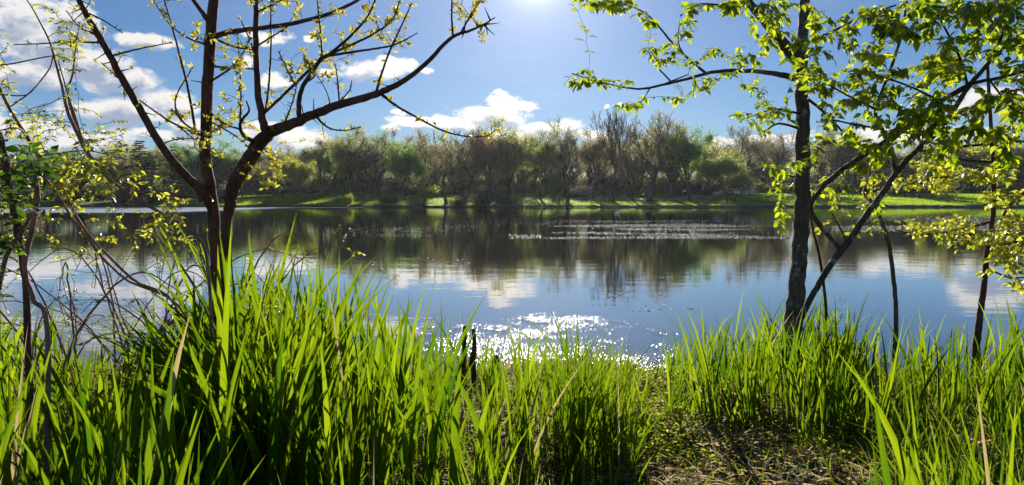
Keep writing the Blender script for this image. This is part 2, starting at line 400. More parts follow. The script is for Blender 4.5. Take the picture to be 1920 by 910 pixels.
def proto(kind, **k):
    mbt, mbb, mbl, top, wid = grow_tree(**k)
    t = mbt.build('trunk', M['bark_far']); b = mbb.build('branches', M['bark_far']); l = mbl.build('crown', M['tree_leaf']) if mbl.n else None
    PROTO[kind] = (t, b, l, top, wid)
proto('oak_a', seed=11, spread=.85, leaf_n=3.2, leaf_s=.19, gnarl=.22, hgt=17, trunk=.36, first=.62)
proto('oak_b', seed=12, spread=.9, leaf_n=3.0, leaf_s=.18, gnarl=.25, hgt=16, kids=(8,5,4,4), trunk=.34, first=.6)
proto('oak_c', seed=29, spread=.8, leaf_n=6, leaf_s=.24, gnarl=.2, hgt=17, trunk=.34, first=.6, up=.22)
proto('oak_d', seed=31, spread=.8, leaf_n=7, leaf_s=.25, gnarl=.2, hgt=16, kids=(8,5,4,4), trunk=.20, first=.25, up=.12)
proto('bare_a', seed=14, spread=.6, leaf_n=1.0, leaf_s=.13, gnarl=.16, hgt=20, trunk=.34, up=.35, r0=.28)
proto('bare_b', seed=15, spread=.55, leaf_n=1.2, leaf_s=.13, gnarl=.14, hgt=20, trunk=.42, up=.4, r0=.3)
proto('leafy_a', seed=16, spread=.8, leaf_n=10, leaf_s=.26, gnarl=.2, hgt=14, trunk=.24, first=.45, up=.16, r0=.25)
proto('leafy_b', seed=17, spread=.7, leaf_n=11, leaf_s=.25, gnarl=.2, hgt=15, trunk=.24, first=.45, up=.16, r0=.25)
proto('leafy_c', seed=21, spread=.75, leaf_n=8, leaf_s=.24, gnarl=.22, hgt=17, trunk=.27, first=.5, up=.18)
proto('leaning', seed=18, spread=.85, leaf_n=4, leaf_s=.17, gnarl=.26, hgt=17, trunk=.42, lean=-.38)
proto('young', seed=19, levels=3, spread=.75, leaf_n=16, leaf_s=.17, gnarl=.2, hgt=9, trunk=.42, first=.75, up=.3, r0=.12, kids=(8,6,5,3), twig_min=.012)
def shrub_proto(kind, seed, mat, n=3200, s=.22):
    rs = np.random.RandomState(seed); mbs, mbl = MB(), MB(); Q = []
    for k in range(26):
        a = rs.uniform(0, 6.28); d = norm(np.array([math.cos(a)*rs.uniform(.2, 1.2), math.sin(a)*rs.uniform(.2, 1.2), 1])); L = rs.uniform(1.2, 2.3)
        P = [np.array([rs.uniform(-.4, .4), rs.uniform(-.4, .4), -.1])]
        for q in range(5): d = norm(d + rs.normal(size=3)*.25); P.append(P[-1]+d*L/5)
        P = np.array(P); tube(mbs, P, np.linspace(.05, .015, 6), 4, cap=False); Q.append(spline(P, 20)[5:])
    Q = np.concatenate(Q); i = rs.randint(0, len(Q), n); P = Q[i] + rs.normal(size=(n, 3))*.22; P[:, 2] = np.abs(P[:, 2])
    L = s*rs.uniform(.6, 1.4, n); leaves(mbl, P, norm(rs.normal(size=(n, 3))), norm(rs.normal(size=(n, 3))+[0, 0, .7]), L, L*.6, kite=True)
    A = np.concatenate(mbl.v); PROTO[kind] = (mbs.build('stems', M['bark_far']), None, mbl.build('foliage', mat), np.percentile(A[:, 2], 99), 2*np.percentile(np.abs(A[:, 0]), 98))
shrub_proto('shrub_a', 5, M['tree_leaf']); shrub_proto('shrub_b', 6, M['tree_leaf'], 2200, .2)
def conifer_proto(kind, seed, hgt=15, wid=7, mat='needle', layers=26, droop=-.15):
    rs = np.random.RandomState(seed); mbt, mbb, mbl = MB(), MB(), MB()
    P = np.array([[0, 0, -.2], [0.05, 0, hgt*.35], [0, .05, hgt*.7], [0, 0, hgt]]); tube(mbt, spline(P, 12), np.linspace(.26, .03, 12), 8)
    for k in range(layers):
        t = (k+.5)/layers; z = hgt*(.12+.88*t); rad = wid/2*(1-t)**.75*rs.uniform(.75, 1.15)+.25
        for q in range(rs.randint(5, 8)):
            a = rs.uniform(0, 6.28); rr = rad*rs.uniform(.7, 1.1); e = np.array([math.cos(a), math.sin(a), 0])
            C = np.array([[0, 0, z], e*rr*.5+[0, 0, z+rr*.05], e*rr+[0, 0, z+rr*(droop+.2*t)]]); B = spline(C, 8); tube(mbb, B, np.linspace(.05, .015, 8), 3, cap=False)
            n = int(26*rr); i = rs.randint(1, 8, n); side = np.array([-e[1], e[0], 0])
            Q = B[i] + side*rs.normal(size=(n, 1))*rr*.16 + rs.normal(size=(n, 3))*.07
            L = rs.uniform(.3, .6, n); leaves(mbl, Q, norm(e*1.0+side*rs.normal(size=(n, 1))*.8+rs.normal(size=(n, 3))*.25), norm(rs.normal(size=(n, 3))*.5+[0, 0, 1]), L, L*.35, kite=True)
    PROTO[kind] = (mbt.build('trunk', M['bark_far']), mbb.build('branches', M['bark_far']), mbl.build('crown', M[mat]), hgt, wid)
conifer_proto('pine', 41); conifer_proto('cedar', 42, 13, 9, 'tree_leaf', 15, -.25)
for v in PROTO.values():
    for o in v[:3]:
        if o is not None: COL.objects.unlink(o)

USED = set()
def place_tree(kind, px, ytop, d, wpx, color, label, cat='tree', group=None, name='tree', rz=None, flip=False):
    t, b, l, top, wid = PROTO[kind]
    Y = 150 + d; x = wx_(px, Y); z = gz(x, Y); ht = at(px, ytop-(8 if ytop < 315 else 0), Y)[2]-z; sz = ht/top; sxy = max(1.18*wpx*px2m(Y)/wid, sz*.5)
    r = empty(name, (x, Y, z), label, cat, group)
    r.rotation_euler = (0, 0, rz if rz is not None else random.uniform(0, 6.28)); r.scale = (sxy*(-1 if flip else 1), sxy, sz)
    for o in (t, b, l):
        if o is None: continue
        c = o.copy(); c.parent = r; COL.objects.link(c)
        c.color = (*color, 1)
    return r
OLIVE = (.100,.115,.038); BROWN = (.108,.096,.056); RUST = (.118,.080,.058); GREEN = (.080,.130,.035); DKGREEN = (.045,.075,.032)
YEL = (.150,.160,.030); LTG = (.12,.14,.055); GREYB = (.100,.098,.066); GOLD = (.132,.130,.048)
T = [ # kind, px, ytop, beyond shore, width px, leaf colour, label
 ('leafy_c', 15, 304, 24, 90, OLIVE, 'low olive tree on the far shore at the left edge of the view'),
 ('leafy_c', 85, 308, 20, 85, DKGREEN, 'dark green round tree on the far shore behind the yellow-leaved sapling'),
 ('oak_c', 150, 303, 22, 90, OLIVE, 'olive brown tree on the far shore, left of the tall dark pine'),
 ('oak_d', 205, 300, 26, 80, GREYB, 'greyish round-topped tree just left of the tall dark pine'),
 ('cedar', 325, 281, 15, 95, OLIVE, 'spreading olive tree with layered boughs right of the tall dark pine'),
 ('leafy_c', 372, 292, 24, 80, DKGREEN, 'dark tree on the far shore seen between the stems of the reddish tree'),
 ('leafy_b', 430, 300, 30, 70, DKGREEN, 'dark green tree behind the curved stem of the reddish tree'),
 ('oak_c', 470, 305, 40, 60, BROWN, 'brownish thin tree just right of the curved reddish stem'),
 ('oak_a', 514, 312, 34, 62, BROWN, 'small bare brown tree between the dark firs and the yellow-green tree'),
 ('leafy_b', 560, 312, 22, 62, YEL, 'rounded yellow-green tree standing alone on the sunny lawn'),
 ('leafy_a', 612, 293, 40, 84, GREEN, 'dark green broad tree behind the rounded yellow-green tree'),
 ('oak_d', 652, 272, 26, 105, OLIVE, 'large olive-leaved oak right of the rounded yellow-green tree'),
 ('oak_b', 708, 264, 22, 125, GREYB, 'large gnarled oak with bare grey twigs in its round top'),
 ('leafy_b', 757, 292, 14, 78, GREEN, 'medium green bushy tree beside the large gnarled oak'),
 ('oak_b', 795, 266, 30, 110, BROWN, 'brown-budded oak behind the leaning shoreline tree'),
 ('leaning', 836, 280, 2.5, 110, BROWN, 'crooked tree leaning out to the left from the very edge of the far shore'),
 ('oak_a', 878, 254, 20, 100, GREYB, 'tall bare-topped oak whose twigs stand against the white cloud'),
 ('leafy_c', 912, 268, 16, 62, RUST, 'dense reddish brown tree next to the bare-topped oak'),
 ('oak_d', 958, 260, 26, 112, GOLD, 'broad golden olive tree below the big white cloud'),
 ('oak_c', 1014, 274, 22, 85, OLIVE, 'olive brown tree between the golden olive tree and the rounded bare oak'),
 ('leafy_b', 1047, 328, 8, 48, DKGREEN, 'small dark oval tree on low trunks near the water'),
 ('oak_b', 1066, 249, 24, 112, GREYB, 'rounded bare oak with lacy crown behind the small dark oval tree'),
 ('oak_c', 1112, 262, 20, 80, BROWN, 'brown-leaved oak left of the tallest bare tree'),
 ('bare_a', 1150, 216, 11, 92, GREYB, 'tallest bare tree of the far shore, its thin top above all the others'),
 ('bare_b', 1186, 226, 18, 80, GREYB, 'slender bare tree directly right of the tallest one'),
 ('oak_a', 1216, 232, 14, 108, BROWN, 'big dark-limbed oak with open crown right of the slender bare trees'),
 ('oak_b', 1260, 236, 22, 96, BROWN, 'wide oak whose windswept crown spreads to the right'),
 ('leafy_c', 1294, 262, 14, 74, GREEN, 'tall green-leaved tree with straight dark trunk beside the path'),
 ('oak_d', 1338, 290, 40, 84, GOLD, 'yellowish olive tree behind the white parked cars'),
 ('oak_a', 1388, 252, 70, 86, GREYB, 'pale bare tree rising behind the parked cars'),
 ('young', 1364, 308, 8, 92, LTG, 'young pale green tree with thin trunk in front of the parked cars'),
 ('young', 1393, 330, 24, 50, YEL, 'small yellow-green tree right beside the white parked van'),
 ('oak_b', 1440, 260, 62, 105, BROWN, 'dense brown twiggy tree left of the grey foreground trunk'),
 ('oak_c', 1540, 262, 80, 105, BROWN, 'brown twiggy tree just right of the grey foreground trunk'),
 ('oak_d', 1610, 282, 78, 95, OLIVE, 'olive tree behind the far lawn, left of the leaning foreground stem'),
 ('leafy_a', 1718, 312, 20, 95, OLIVE, 'thick-trunked tree standing alone in the middle of the right-hand lawn'),
 ('leafy_a', 1676, 318, 42, 60, GOLD, 'smaller tree on the lawn left of the thick-trunked one'),
 ('oak_d', 1760, 276, 85, 110, GOLD, 'golden olive tree behind the thick-trunked lawn tree'),
 ('oak_c', 1830, 284, 80, 95, OLIVE, 'olive tree above the dark hedge at the far right'),
 ('oak_d', 1905, 280, 78, 100, OLIVE, 'rightmost olive tree above the dark hedge'),
 ('oak_c', 1990, 284, 70, 100, BROWN, 'brown tree beyond the right edge of the lawn'),
 ('oak_c', -60, 300, 26, 90, BROWN, 'brown tree beyond the left edge of the view'),
]
FARN = 'park_tree'
for k, px, yt, d, w, c, lb in T: place_tree(k, px, yt, d, w, c, lb, group='trees along the far shore', name=FARN, rz=0 if k == 'leaning' else None)
place_tree('pine', 266, 272, 12, 66, DKGREEN, 'tall dark pine tree standing above its neighbours on the far shore', name='pine_tree')
place_tree('pine', 455, 312, 26, 36, DKGREEN, 'dark narrow fir right behind the curved reddish stem', name='fir_tree', group='dark firs on the far shore')
place_tree('pine', 484, 322, 30, 34, DKGREEN, 'shorter dark fir, right of the other narrow fir', name='fir_tree', group='dark firs on the far shore')
for k in range(70):      # the back of the wood, seen only between the nearer crowns
    px = -40 + k*29 + random.uniform(-14, 14)
    if 1470 < px < 1530: continue
    yt = 296 if px < 620 else (276 if px < 1330 else 292); yt += random.uniform(-6, 14)
    place_tree(random.choice(['oak_c', 'oak_d', 'oak_b', 'leafy_c']), px, yt, random.uniform(62, 84) if px < 1350 else random.uniform(95, 120), random.uniform(80, 110),
               random.choice([OLIVE, BROWN, GREYB, GREEN, GOLD]), 'brownish tree at the back of the wood behind the front row', group='trees at the back of the far wood', name=FARN)
# slim trunks inside the wood
for k in range(22):
    px = 640 + k*31 + random.uniform(-12, 12)
    place_tree(random.choice(['bare_a', 'bare_b']), px, random.uniform(285, 310), random.uniform(34, 58), random.uniform(35, 55), random.choice([BROWN, OLIVE, GREEN]),
               'slim dark-trunked tree inside the wood between the big oaks', group='slim trees inside the far wood', name=FARN)
# dark brush under the wood
for k in range(44):
    px = -30 + k*32 + random.uniform(-8, 8)
    if px > 1345: break
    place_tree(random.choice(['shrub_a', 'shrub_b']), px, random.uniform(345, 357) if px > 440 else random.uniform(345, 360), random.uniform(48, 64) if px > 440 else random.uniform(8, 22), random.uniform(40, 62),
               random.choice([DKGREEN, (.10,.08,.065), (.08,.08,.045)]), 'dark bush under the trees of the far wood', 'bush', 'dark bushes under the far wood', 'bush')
for k in range(73):      # thicket behind the wood
    px = -70 + k*29 + random.uniform(-8, 8)
    if px > 2040: break
    place_tree(random.choice(['shrub_a', 'shrub_b']), px, random.uniform(316, 334) if px > 430 else random.uniform(330, 342), random.uniform(96, 112) if px < 1350 else random.uniform(118, 140), random.uniform(60, 80), random.choice([OLIVE, BROWN, GREYB, GREEN]), 'tall olive brown thicket bush closing the view behind the wood', 'bush', 'thicket bushes behind the far wood', 'bush')
for k in range(15):      # clipped hedge line right
    px = 1432 + k*37
    place_tree(random.choice(['shrub_a', 'shrub_b']), px, 346+random.uniform(-3, 3), 60+random.uniform(-2, 2), 62, (.05,.06,.03), 'dark bush in the hedge line behind the right-hand lawn', 'bush', 'bushes of the hedge behind the lawn', 'bush')
for px, yt, d, w, c, lb in [(1318, 347, 46, 66, (.035,.028,.035), 'large purplish dark bush left of the parked cars'), (1080, 350, 24, 60, (.035,.028,.035), 'purplish dark bush between the small oval tree and the tallest bare tree'),
                     (733, 366, 4, 44, (.03,.04,.018), 'low dark bush at the water below the gnarled oak'), (905, 362, 3, 60, (.04,.04,.028), 'dark brush patch at the water below the reddish brown tree'),
                     (950, 366, 3, 52, (.04,.045,.028), 'dark brush at the water below the golden olive tree'), (860, 370, 2, 40, (.07,.07,.03), 'brownish brush beside the foot of the leaning tree'),
                     (499, 376, 5, 16, (.07,.08,.03), 'small tuft-like bush on the sunny lawn under the bare brown tree'), (550, 378, 4, 18, (.07,.06,.03), 'small brown bush on the lawn below the yellow-green tree'),
                     (655, 364, 5, 18, YEL, 'small yellow-green bush on the bank below the olive-leaved oak'), (788, 372, 2, 30, (.08,.08,.03), 'pale scrubby bush on the bank left of the leaning tree'),
                     (800, 345, 26, 44, YEL, 'bright yellow-green bush seen under the arch of the leaning tree')]:
    place_tree('shrub_b', px, yt, d, w, c, lb, 'bush', name='bush')

# grass of the far lawn
mb = MB(); n = 90000
px = RS.uniform(380, 2000, n); d = 1.0 + 62*RS.uniform(0, 1, n)**1.4; Y = 150+d; X_ = (px-960)/F*Y; Z = ground(X_, Y)
keep = (RS.uniform(size=n) < np.where((px > 1380) | (px < 760), 1.0, .55)); X_, Y, Z = X_[keep], Y[keep], Z[keep]; n = len(X_)
L = RS.uniform(.08, .20, n); D = norm(np.stack([RS.normal(size=n)*.4, RS.normal(size=n)*.4, np.ones(n)], -1))
leaves(mb, np.stack([X_, Y, Z-.01], -1), D, norm(np.stack([RS.normal(size=n)*.5, -np.ones(n), RS.normal(size=n)*.3], -1)), L, L*1.5, kite=True)
tag(mb.build('lawn_grass', M['lawn_blade']), 'short sunlit grass of the park lawn across the lake', 'grass', kind='stuff')

# ------------------------------------------------------------------ cars
def box(mb, c, s, taper=(1, 1), mi=0):
    V = []
    for dz in (-.5, .5):
        k = (1, 1) if dz < 0 else taper
        for a, b in ((-.5, -.5), (.5, -.5), (.5, .5), (-.5, .5)): V.append([c[0]+a*s[0]*k[0], c[1]+b*s[1]*k[1], c[2]+dz*s[2]])
    mb.add(V, [np.array([[0,3,2,1],[4,5,6,7],[0,1,5,4],[1,2,6,5],[2,3,7,6],[3,0,4,7]])], mi)
def prism(mb, prof, w0, w1f=None):
    """side outline (x, z, half width) joined across the car"""
    n = len(prof); V = [[x, -hw, z] for x, z, hw in prof] + [[x, hw, z] for x, z, hw in prof]
    k = np.arange(n); q = (k+1) % n
    mb.add(V, [np.stack([k, q, n+q, n+k], -1)]); 
    cx = sum(p[0] for p in prof)/n; cz = sum(p[1] for p in prof)/n
    mb.add([[x, -hw, z] for x, z, hw in prof]+[[cx, -prof[0][2], cz]], [np.stack([q, k, np.full(n, n)], -1)])
    mb.add([[x, hw, z] for x, z, hw in prof]+[[cx, prof[0][2], cz]], [np.stack([k, q, np.full(n, n)], -1)])
def lathe_y(mb, c, r, w, n=18):
    a = np.arange(n)*2*math.pi/n; V = []
    for yy, rr in ((-w/2, r*.8), (-w/2*.9, r), (w/2*.9, r), (w/2, r*.8)):
        for t in a: V.append([c[0]+rr*math.cos(t), c[1]+yy, c[2]+rr*math.sin(t)])
    j = np.arange(n); k = (j+1) % n
    mb.add(V, [np.concatenate([np.stack([i*n+j, i*n+k, (i+1)*n+k, (i+1)*n+j], -1) for i in range(3)])])
    mb.add([[c[0], c[1]-w/2, c[2]]]+[V[t] for t in range(n)], [np.stack([np.zeros(n, int), 1+k, 1+j], -1)])
    mb.add([[c[0], c[1]+w/2, c[2]]]+[V[3*n+t] for t in range(n)], [np.stack([np.zeros(n, int), 1+j, 1+k], -1)])
def car(px, d, rz, paint, label, tall=1.0, ln=1.0):
    Y = 150+d; x = wx_(px, Y); r = empty('parked_car', (x, Y, gz(x, Y)+.06), label, 'car', 'cars parked beside the driveway'); r.rotation_euler = (0, 0, rz); r.scale = (ln, 1, tall)
    mb = MB(); prism(mb, [(-2.2,.35,.82),(-2.25,.6,.86),(-2.2,.88,.86),(-1.9,.98,.86),(.95,.98,.87),(1.4,.93,.86),(2.05,.78,.84),(2.25,.6,.82),(2.25,.35,.8),(1.75,.30,.84),(-1.7,.30,.84)], .9)
    b = mb.build('body', paint, r, smooth=False)
    mb = MB(); prism(mb, [(-2.0,.98,.80),(-1.7,1.38,.66),(-1.4,1.47,.62),(.15,1.48,.62),(.45,1.40,.64),(1.2,.98,.78)], .7); mb.build('cabin', paint, r, smooth=False)
    for s in (-1, 1):
        mb = MB(); mb.add([[-1.65, s*.812, 1.03], [-1.45, s*.680, 1.36], [.25, s*.672, 1.38], [.9, s*.796, 1.03]], [np.array([[0,1,2,3]])]); mb.build('side_window', M['glass'], r)
        for wxp in (-1.4, 1.35):
            mb = MB(); lathe_y(mb, (wxp, s*.80, .33), .33, .2); w = mb.build('wheel', M['rubber'], r)
            mb = MB(); lathe_y(mb, (wxp, s*.812, .33), .2, .2); mb.build('rim', M['rim'], w)
        mb = MB(); box(mb, (2.2, s*.62, .68), (.12, .32, .16)); mb.build('headlight', M['lamp_clear'], r)
        mb = MB(); box(mb, (-2.21, s*.68, .78), (.08, .24, .2)); mb.build('tail_light', M['lamp_red'], r)
        mb = MB(); box(mb, (.85, s*.93, 1.02), (.12, .14, .14)); mb.build('side_mirror', paint, r)
    mb = MB(); mb.add([[.50, -.62, 1.395], [.50, .62, 1.395], [1.16, .74, 1.03], [1.16, -.74, 1.03]], [np.array([[0,1,2,3]])]); o = mb.build('windscreen', M['glass'], r); o.location = (.025, 0, .02)
    mb = MB(); mb.add([[-1.73, -.62, 1.37], [-1.73, .62, 1.37], [-1.98, .74, 1.03], [-1.98, -.74, 1.03]], [np.array([[0,3,2,1]])]); o = mb.build('rear_window', M['glass'], r); o.location = (-.03, 0, .01)
    return r
car(1345, 38, -2.0, M['paint_white'], 'white car farthest left of the parked cars', 1.02, .9)
car(1366, 40, -2.1, M['paint_dark'], 'dark car between the two white vehicles')
car(1382, 37, -1.9, M['paint_white'], 'tall white van-like car behind the young pale green tree', 1.22, 1.0)
car(1404, 41, -2.3, M['paint_silver'], 'silver grey car farthest right of the parked cars', .95)

# signs by the path
def sign(px, d, hgt, w, h, label, tilt=0):
    Y = 150+d; x = wx_(px, Y); r = empty('park_sign', (x, Y, gz(x, Y)), label, 'sign')
    mb = MB(); tube(mb, [[0, 0, -.1], [0, 0, hgt]], [.05, .05], 8); mb.build('post', M['post'], r)
    mb = MB(); box(mb, (0, 0, 0), (w, .04, h)); o = mb.build('board', M['board_white'], r, smooth=False); o.location = (0, -.06, hgt-h/2); o.rotation_euler = (0, tilt, 0)
sign(1282, 17, 2.2, .75, .35, 'small tilted white sign by the path beside the tall green-leaved tree', -.5)
sign(1317, 34, 2.3, .28, .7, 'narrow white sign post left of the parked cars')
# white water bird
b0 = at(1157, 399, 1)
Yb = 1.6*F/(401-374); xb = wx_(1157, Yb)
r = empty('water_bird', (xb, Yb, 0), 'small white bird swimming alone on the far water', 'bird')
mb = MB(); 
C = np.array([[-.30,0,.16],[-.22,0,.12],[-.05,0,.09],[.12,0,.10],[.20,0,.15],[.235,0,.24],[.25,0,.33],[.29,0,.37],[.34,0,.36]]); tube(mb, spline(C, 24), np.interp(np.linspace(0, 8, 24), range(9), [.015,.07,.12,.11,.06,.035,.035,.05,.025]), 12)
mb.build('body', M['feather'], r)
mb = MB(); tube(mb, [[.35, 0, .355], [.42, 0, .34]], [.018, .006], 6); mb.build('beak', M['beak'], r)

# ------------------------------------------------------------------ floating weed on the water
def vnoise(x, y, s, seed=0):
    x = x/s+seed*17.3; y = y/s-seed*9.1; i = np.floor(x); j = np.floor(y); u = x-i; v = y-j; u = u*u*(3-2*u); v = v*v*(3-2*v)
    def h(a, b):
        q = np.sin(a*127.1+b*311.7+seed)*43758.5453; return q-np.floor(q)
    return h(i, j)*(1-u)*(1-v)+h(i+1, j)*u*(1-v)+h(i, j+1)*(1-u)*v+h(i+1, j+1)*u*v
def fbm(x, y, s, seed=0): return (vnoise(x, y, s, seed)+.6*vnoise(x, y, s*.45, seed+1)+.4*vnoise(x, y, s*.2, seed+2))/2.0
def flakes(mb, x, y, s, tilt, asp=1.0):
    n = len(x); a = RS.uniform(0, 6.28, n)
    D = np.stack([np.cos(a), np.sin(a), RS.normal(size=n)*tilt], -1); N = np.stack([RS.normal(size=n)*tilt, RS.normal(size=n)*tilt, np.ones(n)], -1)
    leaves(mb, np.stack([x, y, np.full(n, .012)+RS.uniform(0, .006, n)], -1), D, N, s, s*asp, kite=True)
mb = MB()
def patch(x0, x1, y0, y1, n, s, tilt, thr=0.0, sc_=1.0):
    px = RS.uniform(x0, x1, n); py = RS.uniform(y0, y1, n); Y = H*F/(py-374.0); X = (px-960)/F*Y
    v = (fbm(X*.35, Y, 1.6/sc_, 3)-.5)*9 + RS.normal(size=n)*.5
    e = 1-np.abs((px-(x0+x1)/2)/((x1-x0)/2))**3; e2 = 1-np.abs((py-(y0+y1)/2)/((y1-y0)/2))**2
    k = v > thr + 1.6 - 1.8*e*e2; X, Y = X[k], Y[k]
    flakes(mb, X, Y, s*RS.uniform(.5, 1.5, len(X)), tilt)
patch(1010, 1480, 414, 448, 20000, .085, .06, .3, .5)
patch(1080, 1380, 424, 440, 9000, .085, .06, .1, .5)
patch(1560, 1960, 404, 436, 11000, .15, .05, .1, .4)
patch(955, 1012, 440, 448, 150, .09, .05, -2.5)
patch(600, 1060, 400, 450, 2600, .08, .05, .6, .6)
patch(680, 960, 470, 520, 60, .10, .08, 0)
patch(1180, 1320, 572, 590, 40, .04, .12, 0)
tag(mb.build('floating_weed', M['film']), 'patches of pale weed and scum floating on the middle of the lake', 'water weed', kind='stuff')
mb = MB()
def npatch(cx, cy, rx, ry, n, s, tilt):
    a = RS.uniform(0, 6.28, n); q = np.sqrt(RS.uniform(0, 1, n)); px = cx+rx*q*np.cos(a); py = cy+ry*q*np.sin(a)
    Y = H*F/(py-374.0)*.99; X = (px-960)/F*Y
    v = (fbm(X, Y, .5, 5)-.5)*5.5
    k = (v + RS.normal(size=n)*.45 > -.9+1.9*q) & (Y < 12) & (Y > near_shore(X)-.15); flakes(mb, X[k], Y[k], s*RS.uniform(.4, 1.5, k.sum()), tilt, .8)
npatch(1040, 650, 260, 54, 60000, .009, .23)
npatch(930, 675, 170, 40, 22000, .009, .23)
npatch(1060, 612, 130, 26, 16000, .008, .23)
npatch(1190, 690, 130, 42, 26000, .010, .23)
npatch(850, 625, 110, 16, 900, .018, .15)
npatch(1240, 650, 60, 14, 500, .018, .15)
npatch(640, 670, 120, 30, 1200, .02, .15); npatch(200, 690, 200, 30, 900, .02, .15)
tag(mb.build('shore_scum', M['weed']), 'glittering wet scum and duckweed along the near shore', 'water weed', kind='stuff')

# ------------------------------------------------------------------ foreground trees
class Plant:
    """branches given as (list of (px, py, radius px)) at a distance, plus twigs grown towards points, plus leaves"""
    def __init__(s, name, label, cat, Y, base_px, group=None, twig='bark_twig'):
        s.Y = Y; s.nodes = []; b = at(base_px, 400, Y); s.base = np.array([b[0], Y, gz(b[0], Y)]); s.root = empty(name, s.base, label, cat, group)
        s.tw = MB(); s.lf = MB(); s.twm = twig; s.ends = []; s.leaf_mat = None
    def branch(s, name, pts, dY=(0, 0), mat='bark_red', sides=10, keep=True, wob=.006, mb=None, to_ground=False, rough=.05):
        n = len(pts); YY = s.Y + np.linspace(dY[0], dY[1], n); join = None
        if not to_ground and s.nodes:      # a branch starts on the wood it grows from, at that wood's own distance
            A_ = np.concatenate(s.nodes)[:, :3]; p0 = at(pts[0][0], pts[0][1], 1.0); pr = A_/A_[:, 1:2]
            eye = np.array([0, 0, H]); pr = (A_-eye)/A_[:, 1:2]; dd = np.linalg.norm(pr-(p0-eye), axis=1); j = dd.argmin()
            if dd[j] < .07: YY = A_[j, 1] + np.linspace(0, dY[1]-dY[0], n); join = A_[j].copy()
        C = np.array([at(x, y, Y) for (x, y, r), Y in zip(pts, YY)])
        if join is not None: C[0] = join
        R = np.array([r*px2m(Y) for (x, y, r), Y in zip(pts, YY)])
        if to_ground:
            g0 = C[0].copy(); g0[2] = gz(g0[0], g0[1]) - .06; g0[0] = s.base[0]*.5+g0[0]*.5
            C = np.vstack([g0, C]); R = np.concatenate([[R[0]*1.35], R])
        m = max(10, len(C)*5); P = spline(C, m); R = np.interp(np.linspace(0, len(C)-1, m), range(len(C)), R)
        P = P + RS.normal(size=P.shape)*np.minimum(wob*.4, R[:, None]*.08); P[0] = C[0]
        own = mb is None; q = MB() if own else mb
        tube(q, P - s.base, R, sides, rough=rough)
        # small knobs along the bark
        if own: q.build(name, M[mat], s.root)
        s.nodes.append(np.hstack([P, R[:, None]])); return P
    def twig(s, P, r0, r1=.0012, sides=5):
        R = np.linspace(r0, r1, len(P)); tube(s.tw, P - s.base, R, sides)
        s.nodes.append(np.hstack([P, R[:, None]]))
    def reach(s, q, droop=.0, maxr=.006):
        A = np.concatenate(s.nodes); dd = np.linalg.norm(A[:, :3]-q, axis=1)*(1+0.0*A[:, 3]); i = dd.argmin(); a = A[i, :3]; L = dd[i]
        if L < .03: q = q + rdir(1)[0]*.08; L = np.linalg.norm(q-a)
        n = 9; t = np.linspace(0, 1, n)[:, None]; side = rdir(1)[0]*L*.12
        P = a*(1-t)+q*t + np.sin(t*math.pi)*side + np.array([0, 0, L*.10])*np.sin(t*math.pi) - np.array([0, 0, droop*L])*t**2
        P[1:-1] += RS.normal(size=(n-2, 3))*L*.02
        s.twig(P, min(maxr, max(.0018, L*.008), A[i, 3]*.8)); return P
    def leafy(s, P, n, size, wr=.5, droop=.6, start=.25, spread=1.0, up=.9, petiole=.25):
        t = np.sort(RS.uniform(start, 1, n)); t[-1] = 1; i = (t*(len(P)-1)).astype(int).clip(0, len(P)-2); u = (t*(len(P)-1)-i)[:, None]
        Q = P[i]*(1-u)+P[i+1]*u; T_ = norm(P[i+1]-P[i]); s1 = norm(np.cross(T_, [0, 0, 1.0])+1e-6)
        sg = np.where(np.arange(n) % 2, 1, -1)[:, None]
        D = norm(T_*.55 + s1*sg*spread + RS.normal(size=(n, 3))*.28 + np.array([0, 0, -droop])*RS.uniform(.4, 1.4, (n, 1)))
        N = norm(np.array([0, 0, up]) + RS.normal(size=(n, 3))*.45)
        L = size*RS.uniform(.55, 1.25, n)
        Q = Q + D*L[:, None]*.12
        leaves(s.lf, Q - s.base, D, N, L, L*wr*RS.uniform(.8, 1.2, n), curl=.12)
    def tuft(s, q, n, size, out=None, kite=False, wr=.42):
        D = rdir(n); D = norm(D + (np.array([0, 0, .35]) if out is None else out*.8)); N = rdir(n); L = size*RS.uniform(.5, 1.25, n)
        leaves(s.lf, (q-s.base)[None]+D*size*.08, D, N, L, L*wr, kite=kite, curl=.2)
    def finish(s, leaf, leafname='foliage'):
        if s.tw.n: s.tw.build('twigs', M[s.twm], s.root)
        if s.lf.n: s.lf.build(leafname, M[leaf], s.root)

# --- reddish many-stemmed tree at the left
A = Plant('budding_tree', 'reddish-barked tree with several stems and sparse yellow-green buds, left of the middle', 'tree', 4.2, 412)
stemA = A.branch('stem', [(405,560,12.5),(406,480,11.2),(398,390,10.6),(387,310,10.4),(387,220,10.4),(391,130,10.3),(396,60,9.8),(402,-20,9),(408,-90,8)], (0, .25), to_ground=True, sides=14)
stemB = A.branch('stem', [(418,560,11.5),(420,480,10.5),(427,410,9.8),(432,375,10.8),(440,345,13.1),(466,300,13.5),(492,262,13.1),(515,243,10.7),(545,234,9.4),(590,214,8.2),(640,195,7.4),(700,179,6.6),(722,170,5.9),(760,150,4.9),(800,118,4.1),(845,72,3.3),(880,58,2.5),(905,47,1.6),(928,33,1.0)], (-.05, -.35), to_ground=True, sides=14)
stemD = A.branch('stem', [(392,400,8.2),(377,358,8.2),(352,333,8.0),(325,303,7.6),(298,266,7.2),(266,210,6.9),(236,160,6.6),(208,108,6.2),(182,62,5.9),(160,25,5.2),(142,-15,4.6)], (.02, -.3), sides=12)
A.branch('limb', [(503,256,9.0),(493,225,7.4),(486,185,6.6),(482,140,5.7),(480,80,5.2),(480,20,4.6),(482,-50,4.1)], (-.15, .15))
